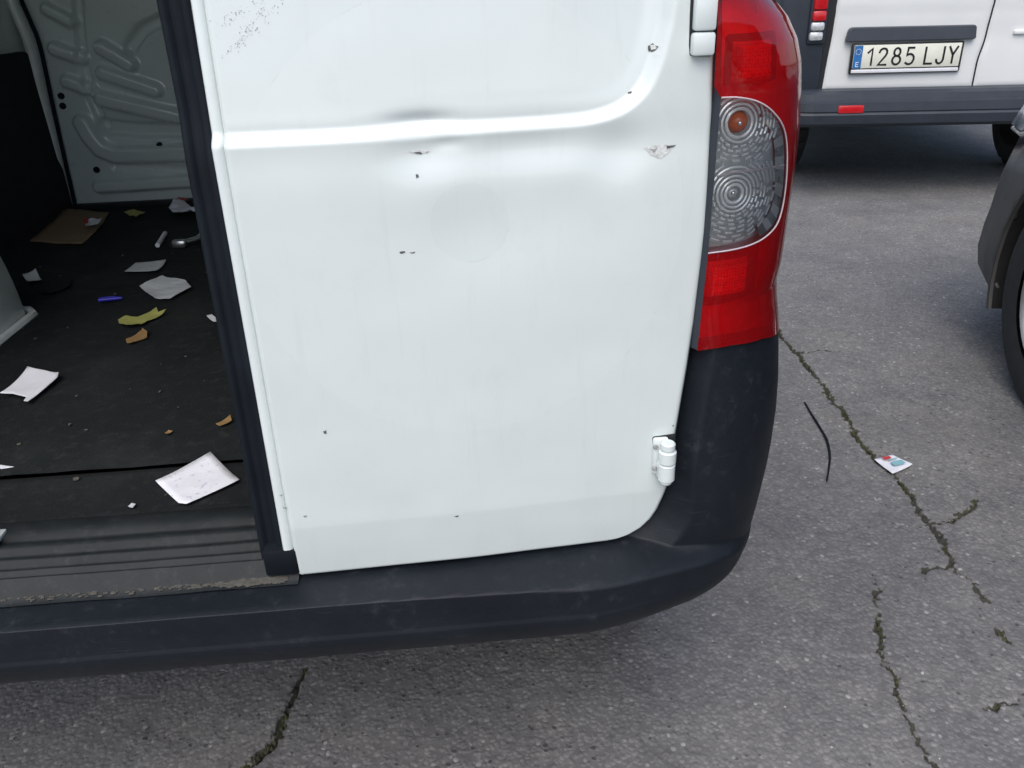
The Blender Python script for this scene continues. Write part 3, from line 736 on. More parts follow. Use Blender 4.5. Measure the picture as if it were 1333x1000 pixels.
# body flank, pillar and roof of the van -----------------------------
BZ = [.30, .5, .7, .9, 1.0, 1.1, 1.3, 1.55, 1.70]; BX = [.355, .362, .364, .364, .362, .352, .325, .28, .24]
def flank():
    zz = np.linspace(.30, 1.70, 60); yy = np.concatenate([np.linspace(.875, 2.5, 70)])
    Yf, Zf = np.meshgrid(yy, zz); Xf = np.interp(Zf, BZ, BX) - .03*np.exp(-(Yf-.86)/.03)
    ym = (Yf[:-1, :-1]+Yf[1:, 1:])/2; zm = (Zf[:-1, :-1]+Zf[1:, 1:])/2
    mask = (np.hypot(ym-1.30, zm-.31) > .37) & ~((ym < 1.02) & (zm < .70))
    grid('side_panel', Xf, Yf, Zf, 'white', van, OFF, mask=mask)
    Xl = -.82-(Xf) ; grid('side_panel', Xl-.02, Yf, Zf, 'white', van, OFF, mask=mask, flip=True)
    # corner pillar above the lamp
    zz = np.linspace(1.079, 1.70, 26); tt = np.linspace(0, 1, 26)
    X = np.zeros((26, 26)); Y = X.copy(); Z = np.repeat(zz[:, None], 26, 1)
    for i, z in enumerate(zz):
        xs = float(np.interp(z, BZ, BX)); xd = float(np.interp(z, RZ, RX))+.006
        for j, t in enumerate(tt):
            X[i, j] = xd+(xs-xd)*math.sin(t*math.pi/2); q = (X[i, j]-xd)/(xs-xd)
            Y[i, j] = float(S(xd, z))+.006+.15*(1-math.sqrt(max(0, 1-q*q)))
    cp = grid('corner_pillar', X, Y, Z, 'white', van, OFF)
    c2_ = cp.copy(); C.objects.link(c2_); c2_.parent = van; c2_.scale.x = -1
    B().box(-1.125, -1.055, .752, .805, .50, 1.70, .006).build('door_jamb', 'white', van, OFF, True)
    a = np.linspace(-.30, math.pi+.05, 50)
    for mx in (False, True):
        f_ = (lambda x: -.84-x) if mx else (lambda x: x)
        P = [(f_(float(np.interp(.31+.372*math.sin(q), BZ, BX))+.002), 1.30+.372*math.cos(q), .31+.372*math.sin(q)) for q in a]
        B().tube(P, .014, 8).build('arch_trim', 'bumper', van, OFF, True)
        Q = np.array([[(f_(.33-d), 1.30+.36*math.cos(q), .31+.36*math.sin(q)) for q in a] for d in (0, .26)])
        grid('arch_liner', Q[..., 0], Q[..., 1], Q[..., 2], 'under', van, OFF)
    yy = np.linspace(.745, 2.5, 24); xx = np.linspace(-1.082, .262, 24); Xr, Yr = np.meshgrid(xx, yy)
    Zr = 1.76-.12*np.abs((Xr+.41)/.672)**6; grid('roof', Xr, Yr, Zr, 'white', van, OFF)
    cab = [(2.52, .30), (2.52, 1.745), (2.85, 1.74), (3.35, 1.22), (4.05, 1.00), (4.32, .80), (4.36, .34), (4.30, .28)]
    B().prism([(y, z) for y, z in cab], 'x', -1.19, .345).build('cab', 'white', van, OFF)
    B().prism([(2.93, 1.67), (3.33, 1.25), (3.325, 1.245), (2.925, 1.665)], 'x', -1.08, .24).add([(x, y-.006+.012, z+.006) for x, y, z in ((-1.08, 2.93, 1.67), (.24, 2.93, 1.67), (.24, 3.33, 1.25), (-1.08, 3.33, 1.25))], [(0, 1, 2, 3)]).build('windscreen', 'glassdark', van, OFF)
    B().box(-1.10, .18, 1.0, 4.2, .31, .36).build('underbody', 'under', van, OFF)
    B().box(-1.02, .12, .80, .83, .40, .50).build('rear_crossmember', 'under', van, OFF)
flank()
def wheel(parent, x, y, r_, wd, side, off, name='wheel'):
    mt = Matrix.Translation((x, y, r_)) @ Matrix.Rotation(R(90)*side, 4, 'Y')
    h = wd/2
    t = B().lathe([(r_*.66, -h), (r_*.72, -h*1.02), (r_*.86, -h*1.08), (r_*.955, -h*.96), (r_*.99, -h*.72), (r_, -h*.3), (r_, h*.3), (r_*.99, h*.72), (r_*.955, h*.96), (r_*.86, h*1.08), (r_*.72, h*1.02), (r_*.66, h)], mt, 56)
    for a in range(28):          # tread blocks
        q = a*2*math.pi/28
        t.box(r_*.985, r_*1.012, -.02, .02, -h*.85, h*.85, 0, mt @ Matrix.Rotation(q, 4, 'Z'))
    t = t.build('wheel', 'tyre', parent, off, True)
    rim = B().lathe([(r_*.66, -h), (r_*.67, h*.85), (r_*.655, h*.92), (r_*.62, h*.8), (r_*.58, h*.3), (r_*.2, h*.35), (0, h*.4)], mt, 40)
    for a in range(7):
        rim.box(r_*.12, r_*.62, -.022, .022, h*.45, h*.72, .006, mt @ Matrix.Rotation(a*2*math.pi/7, 4, 'Z'))
    rim.lathe([(0, h*.8), (r_*.14, h*.8), (r_*.17, h*.65), (r_*.17, h*.4)], mt, 20)
    rim.build('rim', 'rim', t, (0, 0, 0) if off == (0, 0, 0) else off, True)
for x, s in ((.255, 1), (-1.085, -1)):
    wheel(van, x, 1.30, .295, .17, s, OFF); wheel(van, x, 3.75, .295, .17, s, OFF)
# cargo bay -----------------------------------------------------------
def cargo():
    xx = np.linspace(-1.125, .29, 60); yy = np.linspace(.925, 2.47, 60); X, Y = np.meshgrid(xx, yy)
    Z = .535+.0035*nz2(X*9, Y*9, 3)+.0015*nz2(X*30, Y*30, 4)
    grid('cargo_floor', X, Y, Z, 'mat', van, OFF)
    xx = np.linspace(-1.06, .25, 60); yy = np.array([.800, .803, .83, .87, .91, .924, .928]); X, Y = np.meshgrid(xx, yy)
    grid('floor_strip', X, Y, .5315+.002*nz2(X*9, Y*9, 6)+np.array([-.006, 0, 0, 0, 0, -.001, -.008])[:, None], 'mat', van, OFF)
    pr = np.array([(.812, .528), (.806, .541), (.778, .5405), (.775, .5365), (.770, .5355), (.767, .5385), (.757, .538), (.754, .532), (.748, .531), (.745, .535), (.740, .5345), (.737, .528), (.732, .5275), (.729, .531), (.727, .5305), (.725, .5250), (.7225, .5245), (.7215, .5265), (.7195, .5260), (.7175, .5185), (.7145, .5180), (.7110, .508), (.700, .5065)])
    xx = np.linspace(-1.07, -.188, 120); X = np.repeat(xx[None, :], len(pr), 0)
    Y = pr[:, 0:1]+.0012*nz2(X*14, X*0+pr[:, 0:1]*30, 2)+.012*np.maximum(0, (-X-.2))**2; Z = pr[:, 1:2]+.0012*nz2(X*22, X*0+pr[:, 0:1]*90, 7)
    o = grid('door_sill', X, Y, Z, 'sill', van, OFF); o['label'] = 'scuffed ribbed threshold of the open cargo bay'
    # packed dirt lying in the sill's outer groove
    b = B(); r_ = random.Random(3)
    for k in range(300):
        x = -.205-abs(r_.gauss(0, .05)) if k % 5 < 3 else r_.uniform(-.55, -.2); y = .7085+.012*max(0, -x-.2)**2+r_.gauss(0, .0022); s_ = r_.uniform(.0008, .0032)*(1.4 if x > -.26 else .7)
        bm = bmesh.new(); bmesh.ops.create_icosphere(bm, subdivisions=1, radius=s_)
        for v in bm.verts: v.co = Vector((v.co.x*1.7+x, v.co.y+y, v.co.z*.5+.5085))
        b.bm(bm)
    b.build('sill_dirt', 'dirt', van, OFF, True)['kind'] = 'stuff'
    # bulkhead with pressed beads
    xx = np.linspace(-1.10, .29, 300); zz = np.linspace(.525, 1.62, 230); X, Z = np.meshgrid(xx, zz)
    Y = np.full_like(X, 2.47)
    def bead(pts, wd, h, soft=.5):
        d = segdist(X, Z, pts); return h*(1-sstep(soft, 1., d/wd))
    beads = [
        ([(-1.0338, 1.0639), (-0.9824, 1.0322)], .020, .016), ([(-1.0406, 0.9655), (-0.9781, 0.9398)], .022, .018), ([(-1.0301, 0.8824), (-0.9706, 0.8559)], .022, .018),
        ([(-0.9166, 0.9648), (-0.8515, 0.9193)], .024, .024), ([(-0.9284, 0.9004), (-0.7986, 0.849)], .024, .024), ([(-0.955, 0.8349), (-0.7444, 0.7744)], .026, .024),
        ([(-1.0173, 0.7715), (-1.0059, 0.7331), (-0.9848, 0.698), (-0.9464, 0.679), (-0.7126, 0.6746)], .030, .022), ([(-1.0154, 0.592), (-0.7506, 0.5946), (-0.6396, 0.5937)], .022, .020),
        ([(-0.8416, 0.9621), (-0.8015, 1.0032), (-0.7341, 1.0314), (-0.6407, 1.0396)], .020, -.016), ([(-0.953, 1.0835), (-0.9781, 0.932), (-0.9767, 0.8318), (-0.9613, 0.7586)], .016, -.016),
        ([(-0.9613, 0.7586), (-0.8709, 0.7441), (-0.7321, 0.7401), (-0.6136, 0.737)], .026, -.018), ([(-0.866, 1.1538), (-0.6867, 1.112)], .024, .022), ([(-0.9579, 0.649), (-0.7553, 0.6261), (-0.6348, 0.6203)], .014, -.008)]
    for p, wd, h in beads: Y = Y - bead(p, wd, h)
    Y = Y + .002*nz2(X*6, Z*6, 1)
    bh = grid('bulkhead', X, Y, Z, 'inner', van, OFF); bh['label'] = 'grey green pressed metal bulkhead at the front of the cargo bay'
    # edge frame where bulkhead meets the side wall
    b = B(); L = [(-1.1098, 1.0885), (-1.1003, 1.0324), (-1.0936, 0.9712), (-1.1018, 0.8165), (-1.1095, 0.6475), (-1.1144, 0.5224)]
    L = [(L[0][0]-.012, 1.30)]+[(L[0][0]-.002, 1.15)]+L
    L = [(x, z) for x, z in smooth_line(L, 4)]
    Xp = np.array([[x-.016, x-.012, x, x+.010, x+.013] for x, z in L]); Zp = np.array([[z]*5 for x, z in L]); Yp = 2.47-np.array([.0, .034, .040, .034, .0])[None, :]+0*Xp
    grid('bulkhead_frame', Xp, Yp, Zp, 'innerpale', van, OFF)
    B().tube([(x+.021, 2.456, z) for x, z in L], .006, 6).build('frame_gasket', 'rubber', van, OFF, True)
    B().box(-1.09, .28, 2.435, 2.465, .528, .548, .004).build('bulkhead_flange', 'sill', van, OFF, True)
    for (x, z) in [(-1.0595, 0.8188), (-1.012, 0.6406), (-0.8202, 0.7012), (-1.0566, 0.8452)]:
        mt = Matrix.Translation((x, 2.466, z)) @ Matrix.Rotation(R(90), 4, 'X')
        B().lathe([(0, .004), (.006, .004), (.009, .0), (.009, -.01)], mt, 14).build('plug', 'rubber', bh, OFF, True)
    # left wall: bare metal above, black lining below with a rounded upper corner
    yy = np.linspace(.80, 2.48, 30); zz = np.linspace(.53, 1.62, 30); Yw, Zw = np.meshgrid(yy, zz)
    grid('left_wall', -1.118+0*Yw-.10*np.maximum(0, Zw-1.0)**2+.004*nz2(Yw*8, Zw*8, 2), Yw, Zw, 'inner', van, OFF, flip=True)
    poly = [(.82, .53), (2.452, .53), (2.452, .92)]+[(2.452-.045+.045*math.cos(a), .92+.045*math.sin(a)) for a in np.linspace(.2, 1.57, 6)]+[(.82, .965)]
    B().prism(poly, 'x', -1.112, -1.098).build('side_lining', 'lining', van, OFF)
    Xw = .295+0*Yw; grid('right_wall', Xw, Yw, Zw, 'inner', van, OFF)
    Xc, Yc = np.meshgrid(np.linspace(-1.12, .295, 10), np.linspace(.76, 2.48, 10)); grid('headliner', Xc, Yc, 1.62+0*Xc, 'inner', van, OFF, flip=True)
    # rear wheel arch
    ph = np.linspace(0, math.pi, 40); prof = [(-1.12, 1.0), (-.88, 1.0), (-.855, .995), (-.838, .98), (-.827, .955), (-.822, .92), (-.820, .6), (-.820, .01)]
    X = np.zeros((len(prof), 40)); Y = X.copy(); Z = X.copy()
    for i, (x, s_) in enumerate(prof):
        X[i] = x; Y[i] = 1.245+.30*s_*np.cos(ph); Z[i] = .528+.36*s_*np.sin(ph)
    a0 = grid('wheel_arch', X, Y, Z, 'innerpale', van, OFF)
    B().tube([(-.812, y, .538) for y in np.linspace(.945, 1.53, 12)]+[(-.83, 1.555, .538), (-.90, 1.572, .538)], .0085, 8).build('arch_flange', 'innerpale', a0, OFF, True)
    # striker of the missing-from-view left door
    st = B(); st.box(-.580, -.520, .752, .792, .538, .544, .002); st.box(-.572, -.516, .758, .768, .542, .560, .004); st.box(-.565, -.526, .774, .788, .542, .552, .004); st.build('door_striker', 'inner', van, OFF, True)
    for sx in (-.545, -.530): B().box(sx-.003, sx+.003, .753, .757, .545, .549, .001).build('striker_bolt', 'chrome', van, OFF, True)
cargo()
# ------------------------------------------------------------------ litter in the cargo bay and on the ground
def sheet(name, poly, z, m, label, cat, lift=.006, seed=0, group=None, freq=16, thick=.0006, tilt=None):
    cx = sum(p[0] for p in poly)/len(poly); cy = sum(p[1] for p in poly)/len(poly)
    bm = bmesh.new(); vs_ = [bm.verts.new((x-cx, y-cy, 0)) for x, y in poly]; bm.faces.new(vs_)
    bmesh.ops.triangulate(bm, faces=bm.faces[:])
    for _ in range(3): bmesh.ops.subdivide_edges(bm, edges=bm.edges[:], cuts=1, use_grid_fill=True)
    r0 = max(math.hypot(v.co.x, v.co.y) for v in bm.verts)
    for v in bm.verts:
        n = float(nz2((v.co.x+cx)*freq+seed*3.1, (v.co.y+cy)*freq, seed))+.5; n2 = float(nz2((v.co.x+cx)*freq*3, (v.co.y+cy)*freq*3, seed+5))+.5
        d = math.hypot(v.co.x, v.co.y)/r0
        v.co.z = .0012+lift*(n*.8+n2*.3)*(.25+.75*d*d) + (0 if tilt is None else max(0, tilt[0]*v.co.x+tilt[1]*v.co.y))
    bmesh.ops.recalc_face_normals(bm, faces=bm.faces[:])
    if sum(f.normal.z for f in bm.faces) < 0: bmesh.ops.reverse_faces(bm, faces=bm.faces[:])
    me = bpy.data.meshes.new(name); bm.to_mesh(me); bm.free(); me.materials.append(M[m])
    me.polygons.foreach_set('use_smooth', [freq < 30]*len(me.polygons))
    o = bpy.data.objects.new(name, me); C.objects.link(o); o.location = (cx, cy, z)
    s_ = o.modifiers.new('thickness', 'SOLIDIFY'); s_.thickness = thick; s_.offset = -1
    return tag(o, label, cat, group)
FZ = .538
sheet('paper_sheet', [(-0.385, 0.8809), (-0.3318, 0.9383), (-0.2807, 0.8704), (-0.3327, 0.8255), (-0.3424, 0.8284)], .5345, 'paper', 'white printed paper sheet lying on the floor just above the sill', 'paper', .007, 1, 'papers in the cargo bay')
sheet('paper_sheet', [(-0.6999, 1.1598), (-0.6909, 1.2382), (-0.6385, 1.2244), (-0.6336, 1.2067), (-0.6391, 1.1719), (-0.6443, 1.1262), (-0.6514, 1.1297), (-0.655, 1.1454), (-0.6817, 1.1597)], FZ, 'paper2', 'torn white paper with curled corner at the left frame edge', 'paper', .016, 2, 'papers in the cargo bay')
sheet('paper_wipe', [(-0.7216, 1.7713), (-0.7202, 1.8382), (-0.655, 1.8495), (-0.6496, 1.8137), (-0.648, 1.7579)], FZ, 'tissue', 'smaller grey flat paper wipe above the crumpled one', 'paper', .006, 3, 'papers in the cargo bay')
sheet('paper_wipe', [(-0.6501, 1.6511), (-0.6193, 1.7054), (-0.5629, 1.675), (-0.5403, 1.6318), (-0.5663, 1.5715), (-0.5949, 1.572)], FZ, 'tissue', 'larger grey crumpled paper wipe in the middle of the floor', 'paper', .014, 4, 'papers in the cargo bay', 30)
sheet('leaf', [(-0.6283, 1.4608), (-0.6219, 1.4835), (-0.5981, 1.4755), (-0.5885, 1.49), (-0.5739, 1.5123), (-0.5643, 1.49), (-0.5503, 1.4959), (-0.5611, 1.4654), (-0.5737, 1.4518), (-0.5761, 1.4329), (-0.5999, 1.4217), (-0.6157, 1.4318)], FZ, 'leafy', 'torn yellow green leaf on the dark cargo floor', 'leaf', .008, 5, 'leaves in the cargo bay', 40)
sheet('leaf', [(-0.581, 1.361), (-0.5713, 1.3842), (-0.5659, 1.4051), (-0.5537, 1.3921), (-0.5469, 1.366), (-0.5589, 1.354), (-0.5653, 1.3413), (-0.5747, 1.3462)], FZ, 'leafb', 'brown dry leaf below the yellow green one', 'leaf', .010, 6, 'leaves in the cargo bay', 50)
sheet('leaf', [(-0.9183, 2.35), (-0.898, 2.3725), (-0.8516, 2.3271), (-0.8608, 2.2776), (-0.8846, 2.2995)], FZ, 'leafy', 'small olive leaf at the foot of the bulkhead', 'leaf', .012, 7, 'leaves in the cargo bay', 40)
sheet('cardboard_piece', [(-1.061, 2.0879), (-1.0802, 2.2331), (-1.1037, 2.4073), (-0.9618, 2.3592), (-0.9192, 2.1392), (-0.9102, 2.0242)], FZ, 'card', 'flat brown cardboard piece by the bulkhead corner', 'cardboard', .010, 8, thick=.004)
wr = sheet('wrapper', [(-0.9651, 2.1941), (-0.9542, 2.2075), (-0.9249, 2.2094), (-0.9137, 2.1456), (-0.932, 2.127)], .552, 'paper2', 'red and white crumpled wrapper lying on the cardboard', 'wrapper', .018, 9, freq=60)
q = [(-0.9641, 2.1861), (-0.9575, 2.2003), (-0.9347, 2.1498), (-0.9392, 2.1358)]; cx, cy = wr.location.x, wr.location.y
obj('red_print', [(x-cx, y-cy, .012) for x, y in q], [(0, 1, 2, 3)], 'redp', wr)
pk = sheet('packet', [(-0.7927, 2.35), (-0.7944, 2.4242), (-0.7609, 2.3981), (-0.7041, 2.3133), (-0.6898, 2.2502), (-0.7654, 2.2915)], .541, 'paper2', 'crushed white packet half behind the door seal', 'packet', .030, 10, freq=40)
q = [(-0.779, 2.3927), (-0.7533, 2.3779), (-0.7293, 2.3364), (-0.7568, 2.3513)]; cx, cy = pk.location.x, pk.location.y
obj('red_print', [(x-cx, y-cy, .026) for x, y in q], [(0, 1, 2, 3)], 'redp', pk)
def stick(name, p0, p1, r_, m, z, label, cat, m2=None):
    a, c = Vector((*p0, z+r_)), Vector((*p1, z+r_)); t = thing(name, label, cat, ((a.x+c.x)/2, (a.y+c.y)/2, z))
    off = (t.location.x, t.location.y, z)
    B().tube([a, a.lerp(c, .5), a.lerp(c, .7)], r_, 10).build('paper_tube', m, t, off, True)
    B().tube([a.lerp(c, .705), c], r_*1.02, 10).build('filter', m2 or m, t, off, True)
stick('cigarette', (-0.7089, 1.9653), (-0.7238, 2.0782), .0055, 'paper2', FZ, 'white cigarette stub on the floor right of the cardboard', 'cigarette')
bt = thing('bolt_fitting', 'small pale metal fitting beside the door seal', 'fitting', (*(-0.6258, 1.989), FZ))
B().tube([(-.03, -.03, .008), (.005, .0, .010), (.012, .05, .012)], .007, 10).build('shank', 'silver', bt, (0, 0, 0), True)
B().box(-.045, -.012, -.042, -.018, 0, .018, .005).build('head', 'silver', bt, (0, 0, 0), True)
bp = thing('pen_cap', 'blue plastic pen cap on the dark cargo floor', 'pen cap', (*(-0.6835, 1.5783), FZ), R(8))
B().lathe([(0, -.022), (.0034, -.022), (.0040, .014), (.0024, .022), (0, .023)], Matrix.Translation((0, 0, .006)) @ Matrix.Rotation(R(90), 4, 'Y'), 16).build('cap', 'bluep', bp, (0, 0, 0), True)
B().box(-.020, .010, -.001, .001, .0095, .0115, .0008).build('clip', 'bluep', bp, (0, 0, 0), True)
sheet('paper_scrap', [(-0.4648, 1.4533), (-0.4565, 1.4599), (-0.4438, 1.442), (-0.4357, 1.4137), (-0.4448, 1.4228)], FZ, 'paper2', 'tiny white scrap next to the door seal, below the brown leaf', 'scrap', .010, 11, 'scraps in the cargo bay')
sheet('cardboard_scrap', [(-0.3437, 1.017), (-0.336, 1.0293), (-0.3287, 1.0397), (-0.3234, 1.0252), (-0.3366, 1.0093)], FZ, 'leafb', 'tan scrap near the door seal above the printed paper', 'scrap', .006, 12, 'scraps in the cargo bay')
sheet('cardboard_scrap', [(-0.4085, 1.0022), (-0.405, 1.0081), (-0.399, 1.0051), (-0.4039, 0.9973)], FZ, 'leafb', 'tiny tan scrap left of the larger tan scrap', 'scrap', .004, 13, 'scraps in the cargo bay')
sheet('paper_scrap', [(-0.402, 0.8314), (-0.3996, 0.8375), (-0.3944, 0.8352), (-0.3953, 0.8274)], .5345, 'tissue', 'tiny grey scrap on the strip just above the sill', 'scrap', .004, 14, 'scraps in the cargo bay')
sheet('paper_scrap', [(-0.6188, 0.9527), (-0.6032, 0.9524), (-0.583, 0.944), (-0.5985, 0.9423)], .5345, 'paper2', 'thin white paper sliver at the left frame edge above the sill', 'scrap', .003, 15, 'scraps in the cargo bay')
sheet('plastic_scrap', [(-0.9317, 1.7613), (-0.9124, 1.7843), (-0.8802, 1.7315), (-0.8984, 1.7146)], FZ, 'tissue', 'dull grey plastic scrap beside the wheel arch', 'scrap', .02, 16, 'scraps in the cargo bay')
sheet('plastic_scrap', [(-0.8588, 1.659), (-0.8405, 1.6895), (-0.8114, 1.7193), (-0.8055, 1.6882), (-0.8247, 1.6436)], FZ, 'mat', 'long dark plastic scrap lying near the wheel arch', 'scrap', .012, 17, 'scraps in the cargo bay')
def crumbs():
    b = B(); r_ = random.Random(11)
    for k in range(70):
        x = r_.uniform(-.95, -.2); y = r_.uniform(.82, 2.3); s_ = r_.uniform(.0008, .003)
        bm = bmesh.new(); bmesh.ops.create_icosphere(bm, subdivisions=1, radius=s_)
        for v in bm.verts: v.co = Vector((v.co.x*r_.uniform(.7, 1.8)+x, v.co.y*r_.uniform(.7, 1.8)+y, v.co.z*.6+(.5375 if y > .93 else .534)))
        b.bm(bm)
    tag(b.build('crumbs', 'dirt'), 'dry dirt crumbs strewn over the cargo floor', 'dirt', kind='stuff')
crumbs()
# on the asphalt
cd = sheet('printed_card', [(0.9965, 1.6184), (1.0491, 1.6331), (1.0765, 1.586), (1.064, 1.5772), (1.0076, 1.5503)], .006, 'paper2', 'small white printed card lying on the asphalt crack', 'card', .006, 18, thick=.0012)
cx, cy = cd.location.x, cd.location.y
for q, m in (([(1.0129, 1.6162), (1.0346, 1.6205), (1.0366, 1.6093), (1.0168, 1.6049)], 'redp'), ([(1.0243, 1.5931), (1.0549, 1.5997), (1.0586, 1.5849), (1.0247, 1.5755)], 'teal'), ([(1.0222, 1.6041), (1.0493, 1.6112), (1.0512, 1.6073), (1.0241, 1.6003)], 'teal')):
    obj('print_patch', [(x-cx, y-cy, .0085) for x, y in q], [(0, 1, 2, 3)], m, cd)
L = smooth_line([(0.9585, 1.9429), (0.9524, 1.8972), (0.9435, 1.8317), (0.9354, 1.7655), (0.9218, 1.7076), (0.9014, 1.6535), (0.8781, 1.606), (0.8465, 1.5483)], 4); o0 = L[len(L)//2]
b = B().tube([(x-o0[0], y-o0[1], .0035+.001*math.sin(i)) for i, (x, y) in enumerate(L)], [.0016+.0016*math.sin(math.pi*min(1, (i+2)/(len(L)+2))) for i in range(len(L))], 7)
o = b.build('rubber_strip', 'rubber', None, (0, 0, 0), True); o.location = (*o0, 0); tag(o, 'thin curved black rubber strip on the asphalt beside the crack', 'strip')

# ------------------------------------------------------------------ the far white van
PSI = R(10)
FV = Vector((2.3546, 4.2276, 0))
fv = thing('panel_van', 'white van parked in the background with plate 1285 LJY', 'van', FV, -PSI)
def fdoor(name, x0b, x0t, x1b, x1t, lab=None):
    zz = np.concatenate([[.545, .547, .552, .565], np.linspace(.58, 1.85, 50)]); uu = np.concatenate([[0, .004, .012], np.linspace(.03, .97, 30), [.988, .996, 1]])
    Z = np.repeat(zz[:, None], len(uu), 1); k = (Z-.545)/1.305
    xl = x0b+(x0t-x0b)*k; xr_ = x1b+(x1t-x1b)*k
    if x1b > .3 and x1b < .5:
        sbend = .018*sstep(.66, .80, Z)+.006*sstep(.8, .95, Z); xr_ = x1b+sbend
    if x0b > .3: xl = x0b+.018*sstep(.66, .80, Z)+.006*sstep(.8, .95, Z)
    X = xl+(xr_-xl)*uu[None, :]
    e = np.minimum(np.minimum(X-xl, xr_-X), Z-.545)
    Y = .012*(1-sstep(0, .014, e)) + .05*np.maximum(0, Z-.9)**1.5 + .012*((X-.36)/.76)**2
    Y = Y - .004*sstep(.915, .935, Z) + .003*np.exp(-((Z-.80)/.06)**2)
    return grid(name, X, Y, Z, 'farwhite', fv, thick=.03)
d_l = fdoor('rear_door', -.392, -.32, .356, .38); d_r = fdoor('rear_door', .364, .38, 1.112, 1.04)
# pocket lines behind the doors
B().box(-.62, 1.34, .03, 4.6, .50, 1.92, .05).build('body', 'farwhite', fv, smooth=True)
B().box(-.415, 1.135, .018, .029, .53, 1.86).build('door_aperture', 'dark', fv)
def hollow():
    b = B()
    b.box(.40, .62, -.004, .004, .800, .835, .006); return b
# handle strip with chamfered ends
st = B().prism([(-.309, .782), (-.300, .838), (-.287, .850), (.302, .846), (.312, .836), (.318, .785), (.310, .779)], 'y', -.026, .006).build('handle_strip', 'fstrip', d_l)
bv = st.modifiers.new('bevel', 'BEVEL'); bv.width = .006; bv.segments = 2
B().box(.50, .66, -.012, .01, .795, .815, .006).build('door_handle', 'farwhite', d_r, smooth=True)
# plate
pl = B().box(-.272, .272, -.018, .004, .628, .772, .008).build('plate_frame', 'ink', fv, smooth=True)
pl['label'] = 'cream number plate reading 1285 LJY in a dark frame'
B().box(-.260, .260, -.021, -.012, .655, .765, .003).build('plate', 'plate', pl, smooth=True)
B().box(-.262, .262, -.0205, -.012, .633, .650, .002).build('frame_caption_strip', 'platewhite', pl, smooth=True)
B().box(-.2585, -.2185, -.0222, -.0205, .6565, .7635, 0).build('country_band', 'eu', pl)
def stroke(b, pts, wd, y, closed=False):
    P = [Vector((p[0], p[1])) for p in pts]; n = len(P); Lf = []; Rt = []
    for i in range(n):
        a = P[(i-1) % n] if (closed or i) else None; c = P[(i+1) % n] if (closed or i < n-1) else None
        t1 = (P[i]-a).normalized() if a is not None else None; t2 = (c-P[i]).normalized() if c is not None else None
        t = (t1+t2).normalized() if (t1 and t2) else (t1 or t2)
        nrm = Vector((-t.y, t.x)); k = 1.
        if t1 and t2: k = min(1.6, 1/max(.3, nrm.dot(Vector((-t1.y, t1.x)))))
        ext_ = Vector((0, 0))
        if not closed and i == 0: ext_ = -t*wd*.3
        if not closed and i == n-1: ext_ = t*wd*.3
        Lf.append(P[i]+nrm*wd/2*k+ext_); Rt.append(P[i]-nrm*wd/2*k+ext_)
    V = []
    for yy in (y, y+.0012):
        V += [(q.x, yy, q.y) for q in Lf]+[(q.x, yy, q.y) for q in Rt]
    f = []; m_ = n if closed else n-1
    for i in range(m_):
        j = (i+1) % n; f += [(i, j, n+j, n+i), (2*n+i, 3*n+i, 3*n+j, 2*n+j), (i, 2*n+i, 2*n+j, j), (n+i, n+j, 3*n+j, 3*n+i)]
    if not closed: f += [(0, n, 3*n, 2*n), (n-1, 3*n-1, 4*n-1, 2*n-1)]
    b.add(V, f)
def ell(cx, cz, rx, rz, n=20): return [(cx+rx*math.cos(2*math.pi*i/n), cz+rz*math.sin(2*math.pi*i/n)) for i in range(n)]
GL = {
 '1': [([(.10, .76), (.36, 1), (.36, 0)], 0)],
 '2': [([(.0, .76), (.05, .9), (.15, .98), (.28, 1), (.4, .95), (.47, .84), (.47, .70), (.40, .54), (0, 0), (.5, 0)], 0)],
 '8': [(ell(.25, .76, .19, .24), 1), (ell(.25, .265, .25, .265), 1)],
 '5': [([(.44, 1), (.08, 1), (.04, .54), (.15, .61), (.28, .62), (.40, .55), (.48, .42), (.48, .26), (.41, .09), (.28, 0), (.14, 0), (.0, .09)], 0)],
 'L': [([(0, 1), (0, 0), (.46, 0)], 0)],
 'J': [([(.42, 1), (.42, .24), (.36, .08), (.24, 0), (.13, .01), (.03, .1), (0, .24)], 0)],
 'Y': [([(0, 1), (.25, .5), (.25, 0)], 0), ([(.5, 1), (.25, .5)], 0)]}
for ch, x in zip('1285LJY', (-.198, -.135, -.068, -.002, .090, .146, .203)):
    b = B()
    for pts, cl in GL[ch]: stroke(b, [(x+p*.078, .671+q*.077) for p, q in pts], .0095, -.0225, bool(cl))
    b.build('character', 'ink', pl)
b = B(); stroke(b, [(-.2325, .685), (-.2445, .685), (-.2445, .665), (-.2325, .665)], .0035, -.0235); stroke(b, [(-.2445, .675), (-.2345, .675)], .003, -.0235); b.build('country_letter', 'platewhite', pl)
for i in range(12):
    a = i*math.pi/6; B().box(-.2385+.013*math.cos(a)-.0016, -.2385+.013*math.cos(a)+.0016, -.0236, -.0222, .735+.013*math.sin(a)-.0016, .735+.013*math.sin(a)+.0016).build('star', 'plate', pl)
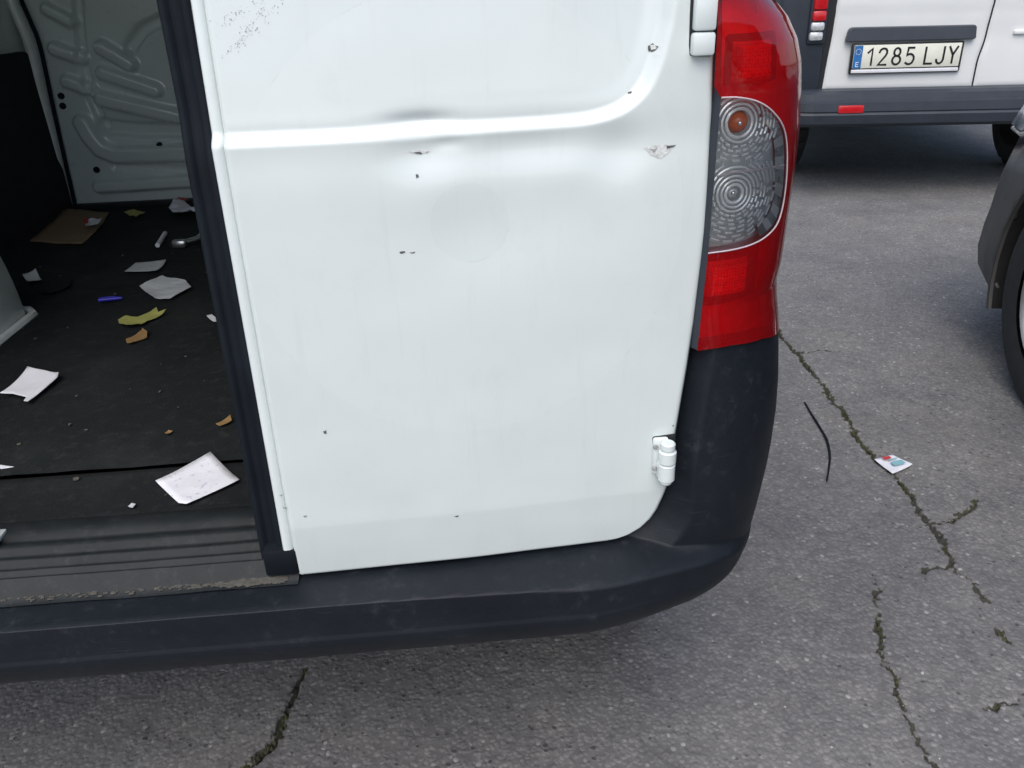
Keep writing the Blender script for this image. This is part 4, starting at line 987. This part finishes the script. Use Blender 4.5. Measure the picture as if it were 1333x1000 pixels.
# corner column and tail lamp (the pair)
for s_ in (1, -1):
    mx = (lambda x: x) if s_ == 1 else (lambda x: .72-x)
    def bx(x0, x1, *a): return B().box(min(mx(x0), mx(x1)), max(mx(x0), mx(x1)), *a)
    bx(-.640, -.402, -.004, .25, .50, 1.50, .03).build('corner_trim', 'fplastic', fv, smooth=True)
    tl = bx(-.500, -.410, -.020, .05, .775, 1.40, .012).build('tail_lamp', 'fplastic', fv, smooth=True)
    bx(-.488, -.420, -.034, .02, .935, 1.10, .010).build('red_lens', 'fred', tl, smooth=True)
    bx(-.488, -.420, -.034, .02, .883, .931, .010).build('red_lens', 'fred', tl, smooth=True)
    bx(-.490, -.422, -.034, .02, .838, .879, .012).build('clear_lens', 'fclear', tl, smooth=True)
    bx(-.493, -.425, -.034, .02, .792, .834, .012).build('clear_lens', 'fclear', tl, smooth=True)
    bx(-.330, -.205, -.135, -.11, .452, .490, .004).build('bumper_reflector', 'fred', fv, smooth=True)
# bumper: ledge, groove, lower lip
pr = [(.02, .548), (-.070, .545), (-.095, .535), (-.102, .505), (-.118, .497), (-.122, .462), (-.118, .452), (-.128, .440), (-.124, .405), (-.105, .392), (.02, .392)]
xx = np.concatenate([np.linspace(-.655, -.45, 12), np.linspace(-.40, 1.12, 6), np.linspace(1.17, 1.375, 12)])
PX = np.repeat(xx[None, :], len(pr), 0); cur = 1.6*np.maximum(0, -.43-xx)**2*2 + 1.6*np.maximum(0, xx-1.15)**2*2
PY = np.array([p[0] for p in pr])[:, None]+cur[None, :]; PZ = np.array([p[1] for p in pr])[:, None]+0*PX
fb = grid('rear_bumper', PX, PY, PZ, 'fplastic', fv, smooth=False, thick=.01)
B().box(-.55, 1.27, .3, 4.6, .42, .50).build('underbody', 'under', fv)
for x, s_ in ((-.42, -1), (1.10, 1)):
    wheel(fv, x, .80, .335, .23, s_, (0, 0, 0)); wheel(fv, x, 4.05, .335, .21, s_, (0, 0, 0))

# ------------------------------------------------------------------ the dark car at the right edge
CW = Vector((1.50, 1.80, 0)); CPHI = R(11)      # ground point under its front wheel; x = away from the camera side, y = ahead
car = thing('parked_car', 'dark grey car cut by the right frame edge with tyre showing', 'car', CW, -CPHI)
def car_body():
    # stations along y (0 = front axle): inset of flank, top height
    ys = np.concatenate([np.linspace(-3.2, -.40, 40), np.linspace(-.38, .42, 60), np.linspace(.44, .84, 40)])
    def inset(y): return np.interp(y, [-3.2, -2.9, -.6, .25, .45, .58, .68, .76, .81, .84], [.25, .03, 0, .0, .015, .05, .11, .20, .33, .55])
    zz = np.array([.17, .20, .25, .32, .40, .46, .52, .58, .64, .70, .78, .86, .90])
    prof = np.array([.070, .040, .012, .0, .004, .012, .016, .022, .034, .048, .065, .085, .12])
    Yc, Zc = np.meshgrid(ys, zz); top = np.interp(Yc, [-3.2, -.9, .1, .55, .84], [1.0, 1.0, .93, .82, .60])
    Zc = .17+(Zc-.17)*(top-.17)/.73
    Xc = np.interp(Yc, ys, inset(ys))+prof[:, None]
    ym = (Yc[:-1, :-1]+Yc[1:, 1:])/2; zm = (Zc[:-1, :-1]+Zc[1:, 1:])/2
    hole = (np.hypot(ym, zm-.31) < .365) | (np.hypot(ym+2.5, zm-.31) < .365)
    low = (ym > .30) & (zm < .60)
    grid('body_side', Xc, Yc, Zc, 'carpaint', car, mask=~hole & ~low, thick=.01, flip=True)
    grid('front_bumper', Xc, Yc, Zc, 'carplastic', car, mask=~hole & low, thick=.01, flip=True)
    Xr = 1.72-Xc
    grid('body_side', Xr, Yc, Zc, 'carpaint', car, mask=~hole & ~low, thick=.01)
    grid('front_bumper', Xr, Yc, Zc, 'carplastic', car, mask=~hole & low, thick=.01)
    # nose, bonnet and cabin
    e = Xc[:, -1]; n = 14
    Xn = np.stack([Xc[:, -1]+(1.72-2*Xc[:, -1])*t for t in np.linspace(0, 1, n)], 1); Zn = np.repeat(Zc[:, -1:], n, 1); Yn = .84+.03*np.sin(np.linspace(0, math.pi, n))[None, :]+0*Xn
    grid('grille_panel', Xn, Yn, Zn, 'carplastic', car, flip=True)
    Xh = np.stack([Xc[-1]+(1.72-2*Xc[-1])*t for t in np.linspace(0, 1, n)], 1); Yh = np.repeat(Yc[-1][:, None], n, 1); Zh = np.repeat(Zc[-1][:, None], n, 1)+.05*np.sin(np.linspace(0, math.pi, n))[None, :]
    grid('bonnet', Xh, Yh, Zh, 'carpaint', car)
    cab = [(-.55, 1.0), (-1.25, 1.46), (-2.5, 1.48), (-3.0, 1.05)]
    V = [(.14 if z < 1.2 else .32, y, z) for y, z in cab]+[(1.58 if z < 1.2 else 1.40, y, z) for y, z in cab]
    obj('cabin', V, [(0, 1, 2, 3), (7, 6, 5, 4), (0, 4, 5, 1), (2, 6, 7, 3)], 'glassdark', car, smooth=False)
    obj('roof', [(x, y, z+.006) for x, y, z in (V[1], V[2], V[6], V[5])], [(0, 1, 2, 3)], 'carpaint', car, smooth=False)
    B().box(.25, 1.47, -3.0, .45, .17, .20).build('underbody', 'under', car)
    for yc in (0, -2.5):
        a = np.linspace(-.38, math.pi+.38, 44)
        b = B().tube([(.006+.01, yc+.366*math.cos(q), .31+.366*math.sin(q)) for q in a], .009, 6); b.build('arch_lip', 'carplastic', car, smooth=True)
        P = np.array([[(xx_, yc+.36*math.cos(q), .31+.36*math.sin(q)) for q in a] for xx_ in (.008, .30)])
        grid('arch_liner', P[..., 0], P[..., 1], P[..., 2], 'under', car)
    wheel(car, .115, 0, .31, .20, -1, (0, 0, 0)); wheel(car, .115, -2.5, .31, .20, -1, (0, 0, 0)); wheel(car, 1.605, 0, .31, .20, 1, (0, 0, 0)); wheel(car, 1.605, -2.5, .31, .20, 1, (0, 0, 0))
    # headlamp tip
    hl = [(.050, .30, .70), (.062, .44, .665), (.10, .58, .66), (.20, .70, .655), (.32, .77, .65)]
    X = np.array([[x, x+.03] for x, y, z in hl]); Y = np.array([[y+.012, y] for x, y, z in hl]); Z = np.array([[z, z+.085] for x, y, z in hl])
    grid('headlamp', X-.012, Y+.012, Z, 'fclear', car, flip=True, thick=.01)
    B().tube([(x-.014, y+.022, z-.008) for x, y, z in hl], .007, 8).build('chrome_strip', 'silver', car, smooth=True)
car_body()
